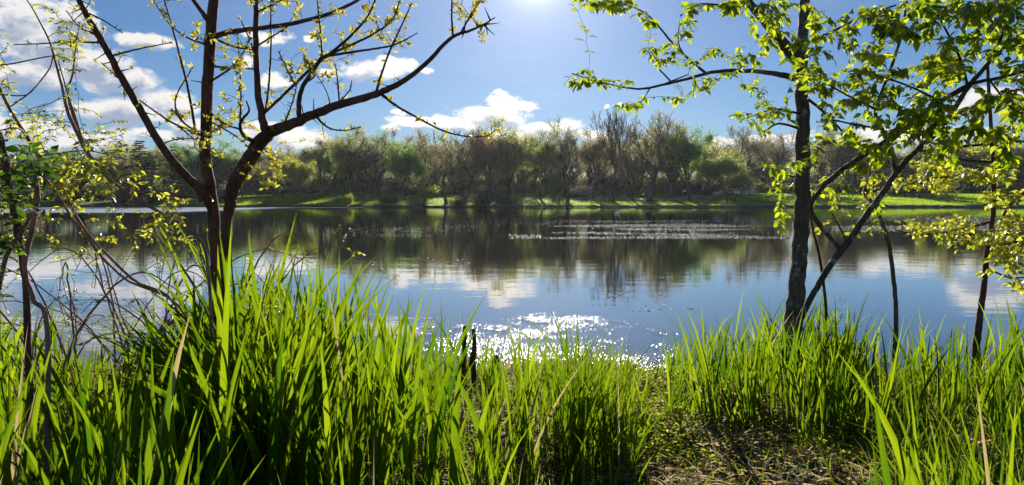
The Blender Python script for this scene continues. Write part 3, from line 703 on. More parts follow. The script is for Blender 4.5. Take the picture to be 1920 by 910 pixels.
A.branch('limb', [(398,70,5.7),(420,63,4.9),(460,56,4.6),(505,51,4.3),(560,42,3.8),(620,25,3.3),(672,0,2.8),(710,-24,2.5)], (.2, .3))
A.branch('limb', [(392,45,4.9),(372,14,3.7),(352,-14,3.0)], (.2, .1))
A.branch('limb', [(562,226,5.3),(560,195,4.8),(568,162,4.3),(590,130,3.8),(604,108,3.3),(640,101,2.5),(700,92,2.0),(740,84,1.6),(783,62,0.9)], (-.1, -.3), sides=8)
A.branch('limb', [(494,268,5.7),(470,263,4.1),(455,251,3.3),(450,236,3.0),(456,222,2.6),(467,208,2.0),(462,190,1.3)], (-.1, -.35), sides=8)
thin = [ # px lists, bud density
 ([(500,218,2.8),(530,180,2.7),(580,132,3),(620,100,2.8),(660,65,2.4),(690,30,1.9),(706,-6,1.4)], 26),
 ([(604,108,2.8),(660,84,2.3),(700,64,1.9),(735,38,1.5),(752,-4,1)], 20),
 ([(703,176,2.6),(715,140,2.1),(731,95,1.9),(752,50,1.5),(772,6,1)], 14),
 ([(713,178,3),(745,200,2.2),(790,225,1.9),(830,245,1.6),(872,256,1.2),(912,255,1),(931,243,.8)], 12),
 ([(590,226,2.6),(615,239,1.8),(645,245,1.3),(677,238,.9)], 2),
 ([(848,66,2.4),(847,30,1.8),(848,-20,1.3)], 5), ([(866,58,2),(882,30,1.5),(904,-2,.8)], 12),
 ([(500,216,2.2),(504,160,1.9),(508,100,1.8),(508,50,1.6),(508,-12,1.4)], 3),
 ([(640,194,2),(634,160,1.6),(628,115,1)], 3), ([(604,110,2),(601,60,1.6),(594,-5,1.1)], 10),
 ([(378,262,2.6),(330,234,2),(292,210,1.6),(262,188,1.2)], 4),
 ([(374,246,2.7),(352,165,2.2),(328,70,1.7),(306,-8,1.2)], 3), ([(374,250,2.2),(340,226,1.9),(329,200,1.6),(334,172,1.3),(362,126,1)], 6),
 ([(188,82,2),(130,79,1.5),(80,82,1.2),(26,84,.9)], 3), ([(212,100,1.9),(260,92,1.4),(322,80,.9)], 4),
 ([(386,82,2.2),(350,70,1.6),(318,45,1.2),(288,2,1)], 7), ([(400,75,2.2),(440,88,1.8),(482,95,1.3)], 2), ([(400,124,2.2),(440,128,1.6),(480,130,1.2)], 1),
 ([(398,162,2.4),(432,128,1.7),(456,98,1.2),(470,70,.9)], 2), ([(392,205,2),(420,232,1.6),(450,243,1.4)], 10), ([(455,236,2),(452,180,1.6),(450,130,1.3),(446,70,1)], 18),
 ([(392,232,1.8),(430,248,1.4),(460,270,1.1),(484,300,.9)], 5), ([(330,232,1.4),(365,262,1.2),(405,290,1)], 3), ([(160,18,1.6),(196,40,1.2),(230,62,.9)], 1), ([(184,64,1.6),(150,52,1.3),(124,20,1)], 1),
 ([(240,166,1.6),(215,140,1.2),(190,118,.9)], 5), ([(300,268,1.6),(330,262,1.3),(372,260,1)], 2), ([(530,240,2),(540,215,1.6),(552,180,1.2),(556,160,.9)], 2), ([(606,208,1.8),(618,190,1.2),(606,160,.9),(592,138,.7)], 1),
 ([(640,194,1.5),(655,170,1.2),(660,150,.8)],1), ([(500,262,2),(470,300,1.6),(440,330,1.2)],4), ([(480,90,2),(508,70,1.5),(540,50,1.1)],6), ([(482,28,2),(510,10,1.5),(545,-8,1)],9), ([(482,120,1.8),(470,80,1.4),(452,40,1)],5),
 ([(562,160,2),(548,150,1.6),(532,118,1.2),(522,96,.9)],8), ([(568,150,2),(590,140,1.6),(570,108,1.2)],8)]
for pts, nb in thin:
    P = A.branch('twig', pts, (RS.uniform(-.3, .2), RS.uniform(-.4, .3)), mb=A.tw, sides=6, wob=.006)
    for k in range(nb):
        i = RS.randint(2, len(P)); q = P[i] + rdir(1)[0]*.012; A.tuft(q, RS.randint(3, 7), .030)
    for k in range(int(len(P)*.5)):      # short spurs
        i = RS.randint(1, len(P)-1); d = rdir(1)[0]; tube(A.tw, np.array([P[i], P[i]+d*.012, P[i]+d*RS.uniform(.015, .035)+[0, 0, .006]]) - A.base, [.0025, .002, .001], 4)
# bud clusters and spurs on the thick wood and regions of young leaves
for P in (stemA, stemB, stemD):
    for k in range(26):
        i = RS.randint(len(P)//3, len(P)); d = rdir(1)[0]; L = RS.uniform(.04, .10); tube(A.tw, np.array([P[i], P[i]+d*L*.5, P[i]+d*L]) - A.base, [.005, .003, .0015], 4)
        if RS.uniform() < .35: A.tuft(P[i]+d*L, 4, .028)
for cx, cy, rx, ry, n, sz in [(575,120,30,40,12,.034),(730,50,60,40,14,.03),(640,80,50,40,12,.03),(540,15,60,20,9,.034),(460,10,30,20,6,.034),(445,120,25,60,14,.028),(410,235,50,30,14,.03),(350,215,30,30,7,.03),
                              (870,40,30,25,8,.03),(490,300,30,30,5,.034),(540,190,30,30,4,.03),(300,20,30,25,4,.035),(365,60,20,20,3,.035),(520,330,25,25,5,.035),(415,200,30,40,8,.028),(375,290,40,25,8,.032),(570,265,40,15,4,.02)]:
    for k in range(n):
        q = at(cx+RS.normal()*rx*.6, cy+RS.normal()*ry*.6, A.Y+RS.uniform(-.3, .3)); P = A.reach(q, maxr=.004)
        for t in (-1, -2, -4, -5)[:RS.randint(2, 5)]: A.tuft(P[t], RS.randint(3, 7), sz*.95)
A.finish('leaf_bud')

# --- thin sapling with yellow-green leaves at the left
B = Plant('leafy_sapling', 'thin pale-stemmed sapling with yellow-green leaf tufts bending up to the left', 'tree', 3.7, 400, twig='bark_pink')
B.branch('stem', [(392,520,3.1),(365,440,3.3),(312,405,3.3),(250,370,3.5),(210,340,3.6),(180,310,3.8),(160,280,3.9),(145,250,3.6),(127,210,3.1),(118,170,2.6),(105,120,2.1),(92,76,1.6),(62,18,1.2),(40,-14,0.8)], (0, -.4), 'bark_pink', 8, to_ground=True)
B.branch('stem', [(148,256,2.6),(128,180,2.1),(136,140,1.8),(142,90,1.4),(150,40,0.8)], (-.3, -.2), 'bark_pink', 6)
B.branch('stem', [(160,282,2.5),(143,225,2.0),(128,180,1.5),(108,110,1.0)], (-.3, -.5), 'bark_pink', 6)
for cx, cy, rx, ry, n, sz in [(135,90,18,60,26,.032),(110,40,30,40,8,.032),(70,230,50,25,18,.034),(80,265,40,20,9,.032),(190,262,45,30,18,.034),(210,240,30,18,6,.032),(150,310,60,20,16,.042),(130,340,55,30,22,.045),(235,335,35,25,12,.036),
                              (190,300,30,20,9,.036),(330,385,30,25,16,.034),(320,430,50,30,14,.032),(290,350,15,15,2,.03),(120,175,20,20,5,.03),(200,410,50,30,12,.03),(250,450,60,30,12,.028),(60,440,50,40,10,.03),(100,400,50,30,10,.032),(20,380,30,40,8,.034),(150,500,60,30,8,.028)]:
    for k in range(n):
        q = at(cx+RS.normal()*rx*.7, cy+RS.normal()*ry*.7, B.Y-.25+RS.uniform(-.35, .35)); P = B.reach(q, maxr=.0035)
        B.leafy(P, RS.randint(6, 11), sz*.85, .42, .1, .3)
B.finish('leaf_yellow')

# --- arching reddish stems at the left edge
C_ = Plant('arching_shrub', 'leaning thin-stemmed shrub arching to the upper left edge', 'shrub', 3.9, 330, twig='bark_pink')
C_.branch('stem', [(335,590,2.4),(250,525,2.5),(176,452,2.6),(140,400,3.0),(108,335,3.2),(72,290,3.3),(46,250,3.3),(20,208,3.0),(-2,162,2.6),(-24,120,2.0)], (0, -.5), 'bark_pink', 8, to_ground=True)
C_.branch('stem', [(350,600,2.1),(230,520,2.2),(150,430,2.4),(105,360,2.4),(80,330,2.0)], (0, -.3), 'bark_pink', 8, to_ground=True)
for pts in ([(100,105,1.6),(92,130,1.4),(60,170,1.4),(20,200,1.5)], [(150,95,1.2),(80,108,1.3),(20,120,1.5),(-20,124,1.6)], [(98,170,1),(50,178,1.2),(0,178,1.3)], [(45,250,2),(30,240,1.6),(0,245,1.3)], [(75,290,1.4),(160,283,1.2),(240,300,1)]):
    P = C_.branch('twig', pts, (-.2, -.4), mb=C_.tw, sides=5)
for cx, cy, rx, ry, n, sz in [(5,85,20,20,5,.03),(10,170,20,25,6,.034),(25,245,25,20,8,.036),(60,250,30,20,5,.03)]:
    for k in range(n):
        q = at(cx+RS.normal()*rx*.7, cy+RS.normal()*ry*.7, C_.Y-.3+RS.uniform(-.25, .25)); P = C_.reach(q, maxr=.003); C_.leafy(P, RS.randint(4, 7), sz, .42, .1, .3)
C_.finish('leaf_yellow')

# --- dark-leaved shrub at the left edge, close
D_ = Plant('dark_leaved_shrub', 'dark broad-leaved shrub at the left edge with a stout reddish stem', 'shrub', 2.6, 30, twig='bark_pink')
D_.branch('stem', [(52,610,6),(44,500,6),(30,420,6.5),(18,350,7),(9,300,6.5),(-2,250,6)], (0, .1), 'bark_red', 10, to_ground=True)
D_.branch('stem', [(90,640,4.5),(62,560,4.5),(46,500,5),(62,420,5),(70,370,5),(66,330,4)], (0, -.15), 'bark_pink', 8, to_ground=True)
D_.branch('stem', [(-20,620,4),(-6,560,4),(12,480,4.5),(38,440,4.5),(60,400,3.5)], (0, -.2), 'bark_pink', 8, to_ground=True)
for cx, cy, rx, ry, n, sz in [(60,300,30,20,13,.075),(15,350,30,30,15,.065),(60,340,35,25,14,.065),(20,410,35,35,16,.06),(0,300,25,30,5,.06),(30,460,30,35,12,.055),(10,530,25,35,8,.05)]:
    for k in range(n):
        q = at(cx+RS.normal()*rx*.7, cy+RS.normal()*ry*.7, D_.Y-.1+RS.uniform(-.2, .25)); P = D_.reach(q, maxr=.004); D_.leafy(P, RS.randint(3, 6), sz*.6, .42, -.2, .35, up=.2)
D_.finish('leaf_dark')

# --- bramble tangles in front of the water at the left
def tangle(name, label, px0, px1, ytop, Y, ncane, leaf, nl, mat='bark_pink', group='bramble tangles at the water on the left'):
    S = Plant(name, label, 'shrub', Y, (px0+px1)/2, group, twig=mat)
    for k in range(ncane):
        bx = RS.uniform(px0, px1); b = at(bx, 400, Y+RS.uniform(-.5, .6)); b[2] = gz(b[0], b[1])-.03
        tx = bx + RS.normal()*170; ty = ytop + abs(RS.normal())*55; e = at(tx, ty, b[1]+RS.uniform(-.5, .3)); mid = (b+e)/2 + [RS.normal()*.05, RS.normal()*.06, abs(RS.normal())*.06+.10]
        e2 = e + [(tx-bx)*px2m(Y)*.5, RS.uniform(-.1, .1), -RS.uniform(0, .25)]
        P = spline(np.array([b, mid, e, e2]), 22); P[1:] += RS.normal(size=(21, 3))*.003; S.twig(P, RS.uniform(.005, .011), .0025, 6)
        for j in range(RS.randint(3, 8)):
            i = RS.randint(5, 21); d = norm(rdir(1)[0]+norm(P[i]-P[i-1])*.9+[0, 0, .3]); L = RS.uniform(.08, .35); Q = spline(np.array([P[i], P[i]+d*L*.5+rdir(1)[0]*.02, P[i]+d*L]), 7); S.twig(Q, .0025, .001, 4)
            if RS.uniform() < nl: S.leafy(Q, RS.randint(4, 9), .034, .5, .2, .2)
    S.finish(leaf)
tangle('bramble', 'tangle of bare pinkish brambles left of the grass clump, nearest the left edge', 20, 190, 480, 4.6, 11, 'leaf_dark', .6)
tangle('bramble', 'thorny tangle just left of the reddish tree stems, with small yellow-green leaves', 200, 400, 440, 5.3, 12, 'leaf_yellow', .5)
tangle('bramble', 'low bramble tangle lying over the water between the two others', 60, 330, 560, 5.8, 13, 'leaf_dark', .6)

# --- grey-barked tree at the right
R = Plant('broadleaf_tree', 'upright grey-barked tree with pale flaking patches and broad green leaves', 'tree', 6.2, 1486)
trunkR = R.branch('trunk', [(1478,700,21.4),(1484,640,18.8),(1491,570,15.9),(1497,500,14.5),(1502,440,14.0),(1505,370,13.3),(1505,300,12.6),(1505,220,12.0),(1503,150,11.1),(1505,80,9.8),(1509,10,9.0),(1514,-70,7.7)], (0, -.1), 'bark_elm', 18, to_ground=True, wob=.008, rough=.09)
R.branch('limb', [(1503,120,12),(1480,96,11),(1455,65,9.5),(1430,35,8.5),(1400,0,7),(1375,-40,6)], (-.1, -.6), 'bark_elm', 10)
R.branch('limb', [(1502,152,7),(1450,138,4.6),(1400,133,3.8),(1340,135,3.2),(1290,148,2.7),(1240,160,2.3),(1200,167,1.9),(1150,160,1.5),(1110,150,1.2),(1072,138,1)], (-.1, -1.3), 'bark_elm', 8)
for pts in ([(1327,136,2.6),(1290,110,2.2),(1260,80,1.9),(1222,35,1.5),(1188,14,1.2),(1140,2,1)], [(1270,122,1.4),(1272,80,1.3),(1274,40,1)], [(1240,160,1.6),(1290,140,1)], [(1260,155,1.6),(1228,120,1.3),(1215,95,1)], [(1222,166,1.2),(1200,195,1)],
            [(1505,330,2.5),(1480,330,1.8),(1460,322,1.2)], [(1505,240,2.5),(1460,232,2),(1430,250,1.4)], [(1503,212,2.4),(1455,205,1.8),(1400,222,1.3)], [(1400,0,3),(1360,10,2),(1310,8,1.4),(1275,30,1)], [(1505,90,3),(1560,60,2.5),(1620,30,2),(1680,10,1.5)], [(1508,180,3),(1550,215,2.4),(1590,260,1.8)]):
    R.branch('twig', pts, (RS.uniform(-1, -.2), RS.uniform(-1.2, -.3)), 'bark_twig', mb=R.tw, sides=6)
def grow(S, regs, mult=1.0, up=.9, Yo=0.0, dr=.6):
    pts = []
    for cx, cy, rx, ry, n, sz, yy in regs:
        for k in range(max(1, int(round(n*mult)))):
            a = RS.uniform(0, 6.28); q = math.sqrt(RS.uniform()); pts.append((at(cx+rx*q*math.cos(a), cy+ry*q*math.sin(a), S.Y+yy+RS.normal()*.25), sz))
    N0 = np.concatenate(S.nodes)[:, :3]; pts.sort(key=lambda p: np.min(np.linalg.norm(N0-p[0], axis=1)))
    for q, sz in pts:
        P = S.reach(q, .05, maxr=.005); S.leafy(P, RS.randint(7, 13), sz*.72, .52, dr, .2, up=up)
grow(R, [(1100,148,42,14,7,.075,-1.2),(1130,150,30,10,4,.07,-1.2),(1165,155,20,10,2,.065,-1.1),(1195,192,18,10,3,.08,-1.1),(1268,178,22,14,4,.07,-1),(1300,170,30,14,3,.07,-.9),(1235,110,22,18,3,.08,-1),(1222,90,10,10,2,.08,-1),
         (1272,60,22,26,4,.075,-1),(1262,110,16,20,2,.07,-.9),(1300,110,14,10,2,.07,-.9),(1345,100,14,20,3,.07,-.8),(1330,160,16,18,3,.07,-.8),(1290,22,20,16,4,.08,-1),(1310,10,22,10,3,.08,-1),(1205,25,20,8,2,.07,-1),
         (1160,6,32,9,5,.09,-1.1),(1095,6,26,9,4,.085,-1.1),(1225,40,14,10,2,.08,-1),(1400,105,30,25,6,.075,-.7),(1390,150,30,14,4,.07,-.7),(1410,172,30,14,4,.07,-.7),(1440,205,24,20,4,.085,-.6),(1395,220,18,14,3,.08,-.7),(1430,240,22,14,3,.08,-.6),
         (1440,60,36,40,14,.08,-.8),(1390,10,50,18,9,.085,-.9),(1470,20,30,30,9,.085,-.7),(1550,60,60,60,22,.085,-.8),(1570,150,60,50,18,.085,-.7),(1560,230,50,40,11,.085,-.6),(1500,120,26,30,5,.11,-1.1),(1475,210,16,12,3,.10,-.9),
         (1455,318,22,18,5,.075,-.5),(1462,355,18,14,3,.065,-.4),(1462,400,20,20,3,.065,-.3),(1490,310,16,12,3,.08,-.5),(1530,300,30,24,5,.075,-.3),(1470,440,12,14,2,.055,0)], 1.35)
R.finish('leaf_elm', 'crown')

# --- leaning stem at the right
L_ = Plant('leaning_tree', 'slim dark tree leaning far to the right from beside the grey trunk, full of leaves', 'tree', 5.6, 1500)
L_.branch('trunk', [(1496,620,5.8),(1512,575,5.8),(1535,533,5.8),(1562,490,6.0),(1590,455,6.1),(1620,410,5.8),(1650,370,5.6),(1680,325,5.2),(1712,288,5.0),(1760,246,4.7),(1790,203,4.6),(1815,165,4.5),(1850,122,4.0),(1882,90,3.7),(1920,60,3.3),(1975,20,2.6)], (0, -1.2), 'bark_elm', 12, to_ground=True)
L_.branch('limb', [(1512,420,4),(1522,400,4.4),(1534,362,4.6),(1565,330,4.8),(1605,300,5),(1650,272,5),(1705,236,5.2),(1760,192,5),(1812,163,4.5)], (-.2, -.9), 'bark_elm', 8)
L_.branch('limb', [(1682,322,5),(1672,285,4.4),(1652,240,4),(1642,205,3.5),(1668,135,3),(1690,65,2.6),(1702,-10,2)], (-.7, -.6), 'bark_elm', 8)
for pts in ([(1760,192,4),(1815,160,3.8),(1870,147,3),(1930,132,2.4)], [(1715,286,3.6),(1780,277,3),(1860,270,2.5),(1940,264,2)], [(1640,205,2.4),(1600,185,2),(1555,160,1.4)], [(1655,245,2.4),(1610,235,1.9),(1560,225,1.3)], [(1815,165,3),(1800,110,2.5),(1770,50,2),(1740,-5,1.5)],
            [(1852,120,3),(1880,60,2.4),(1870,0,1.8)], [(1760,190,2.4),(1700,160,1.9),(1640,140,1.3)], [(1860,180,2),(1900,205,1.6),(1950,215,1.2)], [(1640,380,3),(1620,365,2.4),(1628,330,2),(1640,290,1.5)], [(1590,455,2),(1576,430,1.6),(1560,400,1.2)]):
    L_.branch('twig', pts, (RS.uniform(-1.2, -.4), RS.uniform(-1.5, -.5)), 'bark_twig', mb=L_.tw, sides=6)
grow(L_, [(1650,60,60,55,20,.09,-1),(1720,40,60,45,18,.09,-1.1),(1780,90,60,60,24,.09,-1),(1860,50,60,55,24,.09,-1.2),(1900,120,40,60,16,.09,-1.2),(1640,150,55,50,16,.085,-.8),(1700,170,60,45,17,.085,-.9),(1760,150,40,40,11,.09,-1),(1600,215,50,40,11,.085,-.7),
          (1690,240,60,35,14,.09,-.9),(1780,235,60,35,16,.09,-1.1),(1870,215,60,45,18,.095,-1.2),(1900,290,40,40,7,.09,-1.2),(1660,280,40,30,7,.085,-.7),(1600,275,35,25,6,.08,-.5),(1770,285,40,20,7,.085,-1),(1620,320,30,20,5,.075,-.4),(1560,350,30,24,5,.065,-.3),
          (1590,440,16,12,2,.06,0),(1640,400,18,18,2,.06,0),(1800,10,90,20,14,.09,-1.2),(1900,10,40,30,8,.09,-1.3)], 1.45)
L_.finish('leaf_elm', 'crown')

# --- two thin saplings at the right
S1 = Plant('thin_sapling', 'thin dark sapling rising from the grass between the leaning tree and the reddish-stemmed sapling', 'tree', 6.4, 1680)
S1.branch('stem', [(1680,610,4.4),(1677,540,4.2),(1668,470,4),(1655,420,3.6),(1642,385,3.2),(1640,340,3),(1652,300,2.4),(1660,260,1.6)], (0, 0), 'bark_elm', 8, to_ground=True)
S1.branch('stem', [(1642,385,2.6),(1624,360,2.4),(1626,330,2),(1634,296,1.5)], (0, .1), 'bark_elm', 8)
grow(S1, [(1650,350,28,24,7,.06,0),(1625,385,22,16,4,.055,0),(1690,345,25,16,5,.06,0),(1640,430,16,14,2,.05,0)], 1.6, dr=.3)
S1.finish('leaf_yellow')
S2 = Plant('reddish_sapling', 'sapling with a reddish upright stem and layered yellow-green leaves near the right edge', 'tree', 6.0, 1838)
S2.branch('stem', [(1832,640,6.7),(1838,590,5.9),(1846,530,5.3),(1851,470,4.9),(1862,400,4.4),(1863,330,4.1),(1860,270,3.7),(1855,190,3.1),(1850,100,2.5)], (0, 0), 'bark_red', 10, to_ground=True)
for pts in ([(1862,340,2.6),(1810,330,2),(1750,335,1.6),(1690,350,1.1)], [(1860,300,2.4),(1790,300,2),(1740,310,1.4)], [(1858,420,2.4),(1800,430,2),(1730,440,1.6),(1680,432,1)], [(1852,470,2.4),(1900,455,2),(1950,450,1.5)], [(1863,380,2.6),(1900,368,2),(1950,350,1.6)], [(1848,500,2),(1890,520,1.6),(1930,520,1.2)], [(1920,355,3),(1890,390,3),(1876,415,2.6)]):
    S2.branch('twig', pts, (0, RS.uniform(-.5, .3)), 'bark_twig', mb=S2.tw, sides=6)
grow(S2, [(1740,305,45,10,11,.06,-.1),(1800,325,50,12,13,.065,-.1),(1740,345,50,10,11,.06,-.1),(1860,330,50,16,14,.07,-.2),(1880,370,40,18,11,.07,-.2),(1900,420,30,20,8,.075,-.3),(1740,432,50,14,13,.062,-.1),(1800,420,40,16,9,.065,-.1),(1850,450,40,16,8,.07,-.2),
          (1895,470,30,16,8,.08,-.3),(1880,500,36,16,7,.075,-.2),(1900,540,20,20,3,.08,-.2),(1800,455,40,10,6,.06,0),(1700,420,18,12,3,.055,0),(1900,250,30,30,5,.08,-.2),(1840,260,30,20,4,.08,-.2)], 2.2, dr=.15)
S2.finish('leaf_yellow')
S3 = Plant('branch_sapling', 'small sapling beside the grey trunk with yellow-green leaves above the grass', 'tree', 6.7, 1540)
S3.branch('stem', [(1548,600,3),(1545,540,2.8),(1536,480,2.6),(1524,430,2.2),(1520,380,1.8),(1540,340,1.2)], (0, -.2), 'bark_twig', 6, to_ground=True)
grow(S3, [(1540,370,26,30,7,.055,0),(1570,400,24,16,4,.05,0),(1590,360,20,14,3,.05,0),(1530,440,12,12,2,.05,0)], 1, dr=.3)
S3.finish('leaf_yellow')

# ------------------------------------------------------------------ foreground grass
def skyline(px):
    return np.interp(px, [-200,0,60,120,200,250,300,345,372,450,500,560,600,640,690,740,790,850,900,960,1010,1050,1110,1170,1205,1260,1330,1400,1450,1500,1560,1600,1650,1700,1760,1830,1880,1920,2100],
                     [540,530,540,600,610,570,520,450,378,390,410,430,460,485,505,530,545,570,600,600,575,550,580,615,655,600,555,530,525,540,525,545,575,560,570,575,555,555,550])
def blades(mb, bx, by, hgt, wid, lean, seg=9):
    """all blades at once: folded lance-shaped ribbons that bend over towards the tip"""
    n = len(bx); bz = ground(bx, by) - .02; t = np.linspace(0, 1, seg)[None, :, None]
    a = RS.normal(size=n)*1.0; S = np.stack([np.cos(a), np.sin(a), np.zeros(n)], -1)
    up = np.array([0, 0, 1.0]); base = np.stack([bx, by, bz], -1)[:, None]
    lv = np.stack([lean[:, 0], lean[:, 1], np.zeros(n)], -1); ll = np.linalg.norm(lv, axis=1)[:, None, None]
    pw = RS.uniform(1.4, 2.8, n)[:, None, None]
    bend = t**pw
    P = base + hgt[:, None, None]*(up*(t - .32*ll*ll*t**3) + lv[:, None]*(bend*.8+.2*t))
    w = wid[:, None, None]*np.minimum(.40+1.7*t, 1)*(1-t**2.2)*.5
    tw = RS.normal(size=n)[:, None, None]*.5*t; Sd = S[:, None]*np.cos(tw) + np.cross(S, up)[:, None]*np.sin(tw)
    Nn = np.cross(Sd, np.broadcast_to(up, Sd.shape))
    Lf = P - Sd*w + Nn*w*.45; Rt = P + Sd*w + Nn*w*.45
    V = np.stack([Lf, P, Rt], 2).reshape(-1, 3); k = (np.arange(n)*seg*3)[:, None, None]; i = (np.arange(seg-1)*3)[None, :, None]
    q1 = np.array([0, 1, 4, 3])[None, None]; q2 = np.array([1, 2, 5, 4])[None, None]
    mb.add(V, [np.concatenate([(k+i+q1).reshape(-1, 4), (k+i+q2).reshape(-1, 4)])])
mb = MB()
def field(n, x0, x1, Y0, Y1, hs=(.55, 1.0), w=(.010, .018), leanx=0.0, ls=.22, clump=.22, mask=None, drop=0, top=None):
    px = RS.uniform(x0, x1, n); Y = RS.uniform(Y0, Y1, n); X = (px-960)/F*Y
    if clump:
        gx = np.round(X/clump+.5*np.sin(Y*3)); gy = np.round(Y/clump); hsh = np.sin(gx*12.9898+gy*78.233)*43758.5453; hh = hsh-np.floor(hsh)
        h2 = np.sin(gx*39.3+gy*11.1)*9631.7; h2 -= np.floor(h2); cx = (gx+.5*(h2-.5))*clump; cy = gy*clump
        X = X + (cx-X)*.45*hh; Y = Y + (cy-Y)*.35*hh; out = np.stack([X-cx, Y-cy], -1)/clump
    else: out = np.zeros((n, 2)); hh = np.full(n, .5)
    n = len(X); px = 960+X*F/Y; top = skyline(px) + drop if top is None else RS.uniform(top[0], top[1], n); ztop = H - (top-374)/F*Y; hmax = ztop - ground(X, Y)
    gy_px = 374+(H-ground(X, Y))*F/Y
    ok = (hmax > .15) & (Y < near_shore(X)+.08)
    if mask is not None: ok &= mask(px, Y, gy_px)
    hg = hmax*(hs[0]+(hs[1]-hs[0])*RS.uniform(0, 1, n)**1.9)*(.62+.38*hh)
    lean = RS.normal(size=(n, 2))*ls + out*.28 + [leanx, -.05]
    X, Y, hg, lean = X[ok], Y[ok], hg[ok], lean[ok]
    wd = RS.uniform(w[0], w[1], len(X))*np.clip(hg/.8, .5, 1.2)
    blades(mb, X, Y, np.minimum(hg, 1.45), wd, lean)
gap = lambda px, Y, gy: ~((px > 850) & (px < 902) & (Y > 3.6) & (Y < 5.5)) & ~((px > 1250) & (px < 1510) & (Y < 4.25+.25*np.sin(px*.02))) & ~((px > 1215) & (px < 1258) & (Y < 5.6))
field(900, -120, 620, 2.7, 6.6, (.55, 1.1), (.024, .052), mask=gap)
field(620, 420, 940, 2.9, 6.4, (.58, 1.15), (.024, .052), mask=gap)
field(430, 900, 1230, 3.2, 6.2, (.35, 1.1), (.018, .038), mask=gap)
field(680, 1230, 1600, 4.3, 7.0, (.5, 1.12), (.020, .042), mask=gap)
field(850, 1510, 2050, 4.0, 7.0, (.5, 1.1), (.020, .044), mask=gap)
field(200, 1060, 1200, 3.5, 4.4, (.7, 1.08), (.013, .021), mask=gap)
# big clump left of the middle, leaning left like a fountain
field(150, 360, 560, 3.0, 4.0, (.5, 1.12), (.024, .044), -.12, .28, .5)
field(70, 400, 470, 3.3, 3.8, (.8, 1.08), (.024, .040), -.55, .25, .4)
field(55, 560, 840, 3.0, 4.5, (.9, 1.12), (.018, .032))
field(45, 960, 1200, 3.5, 5.2, (.9, 1.15), (.014, .024))
field(85, 1620, 2080, 1.25, 1.8, (.75, 1.0), (.028, .044), -.22, .14, .3, top=(640, 780))
field(80, -100, 760, 1.9, 2.9, (.75, 1.05), (.028, .046), .02, .2, .5, top=(600, 800))
# close blades at the lower left and lower right
field(190, -160, 330, 1.5, 2.6, (.8, 1.05), (.026, .042), .03, .14, .4, top=(480, 680))
field(260, -160, 430, 1.6, 3.2, (.5, .95), (.022, .038), .03, .16, .4, top=(640, 800))
field(70, 420, 900, 2.4, 3.1, (.5, .95), (.018, .030), 0, .2, .4, top=(650, 800))
field(170, 1670, 2150, 1.5, 2.5, (.6, .95), (.024, .040), -.14, .15, .4)
field(46, 1620, 1800, 1.5, 2.3, (.5, .78), (.018, .028), -.32, .14, .4)
field(200, 1700, 2150, 2.5, 4.2, (.5, .95), (.012, .020), -.08, .2, .4)
tag(mb.build('tall_grass', M['grass']), 'dense tall bright green reed grass covering the near bank', 'grass', kind='stuff')
mb = MB()
n = 9000
px = RS.uniform(-100, 2050, n); Y = RS.uniform(3.0, 6.9, n); X = (px-960)/F*Y; ok = (Y < near_shore(X)) & (RS.uniform(size=n) < np.where((px > 1220) & (px < 1560), .75, 1)); X, Y = X[ok], Y[ok]; n = len(X)
blades(mb, X, Y, RS.uniform(.08, .34, n)*np.where((960+X*F/Y > 1200) & (960+X*F/Y < 1620), .5, 1), RS.uniform(.004, .009, n), RS.normal(size=(n, 2))*.5, 5)
tag(mb.build('low_grass', M['undergrass']), 'fine short grass between the tall blades', 'grass', kind='stuff')
# yellowing blades and straw
mb = MB(); n = 17000
px = RS.uniform(-60, 2000, n); Y = RS.uniform(3.2, 6.8, n); X = (px-960)/F*Y; ok = (Y < near_shore(X)+.1); X, Y = X[ok], Y[ok]; n = len(X); Z = ground(X, Y)+RS.uniform(.0, .03, n)
a = RS.uniform(0, 6.28, n); D = np.stack([np.cos(a), np.sin(a), RS.normal(size=n)*.25+.08], -1); L = RS.uniform(.03, .17, n)
leaves(mb, np.stack([X, Y, Z], -1), D, norm(RS.normal(size=(n, 3))*.7+[0, .7, .7]), L, RS.uniform(.0025, .007, n), curl=.03)
k = RS.uniform(size=n) < .12; leaves(mb, np.stack([X, Y, Z+.01], -1)[k], D[k], norm(RS.normal(size=(k.sum(), 3))*.6+[0, .3, 1]), RS.uniform(.03, .06, k.sum()), RS.uniform(.015, .03, k.sum()))
tag(mb.build('dry_straw', M['litter']), 'dead straw and leaf litter lying on the bare bank', 'leaf litter', kind='stuff')
mb = MB(); n = 26000
px = RS.uniform(1120, 1960, n); Y = RS.uniform(3.4, 6.4, n); X = (px-960)/F*Y
v = np.sin(X*5+2*np.sin(Y*3.3))+np.sin(Y*6+X*2); v = (fbm(X, Y, .6, 9)-.5)*6; ok = v + RS.normal(size=n)*.4 > .1; X, Y = X[ok], Y[ok]; n = len(X)
hgt_ = RS.uniform(.01, .09, n); a = RS.uniform(0, 6.28, n)
leaves(mb, np.stack([X, Y, ground(X, Y)+hgt_], -1), np.stack([np.cos(a), np.sin(a), RS.normal(size=n)*.25], -1), norm(RS.normal(size=(n, 3))*.6+[0, .3, 1]), RS.uniform(.012, .034, n), RS.uniform(.010, .024, n))
tag(mb.build('ground_cover', M['leaf_cover']), 'low yellow-green seedlings spread over the open patch of bank', 'ground cover', kind='stuff')

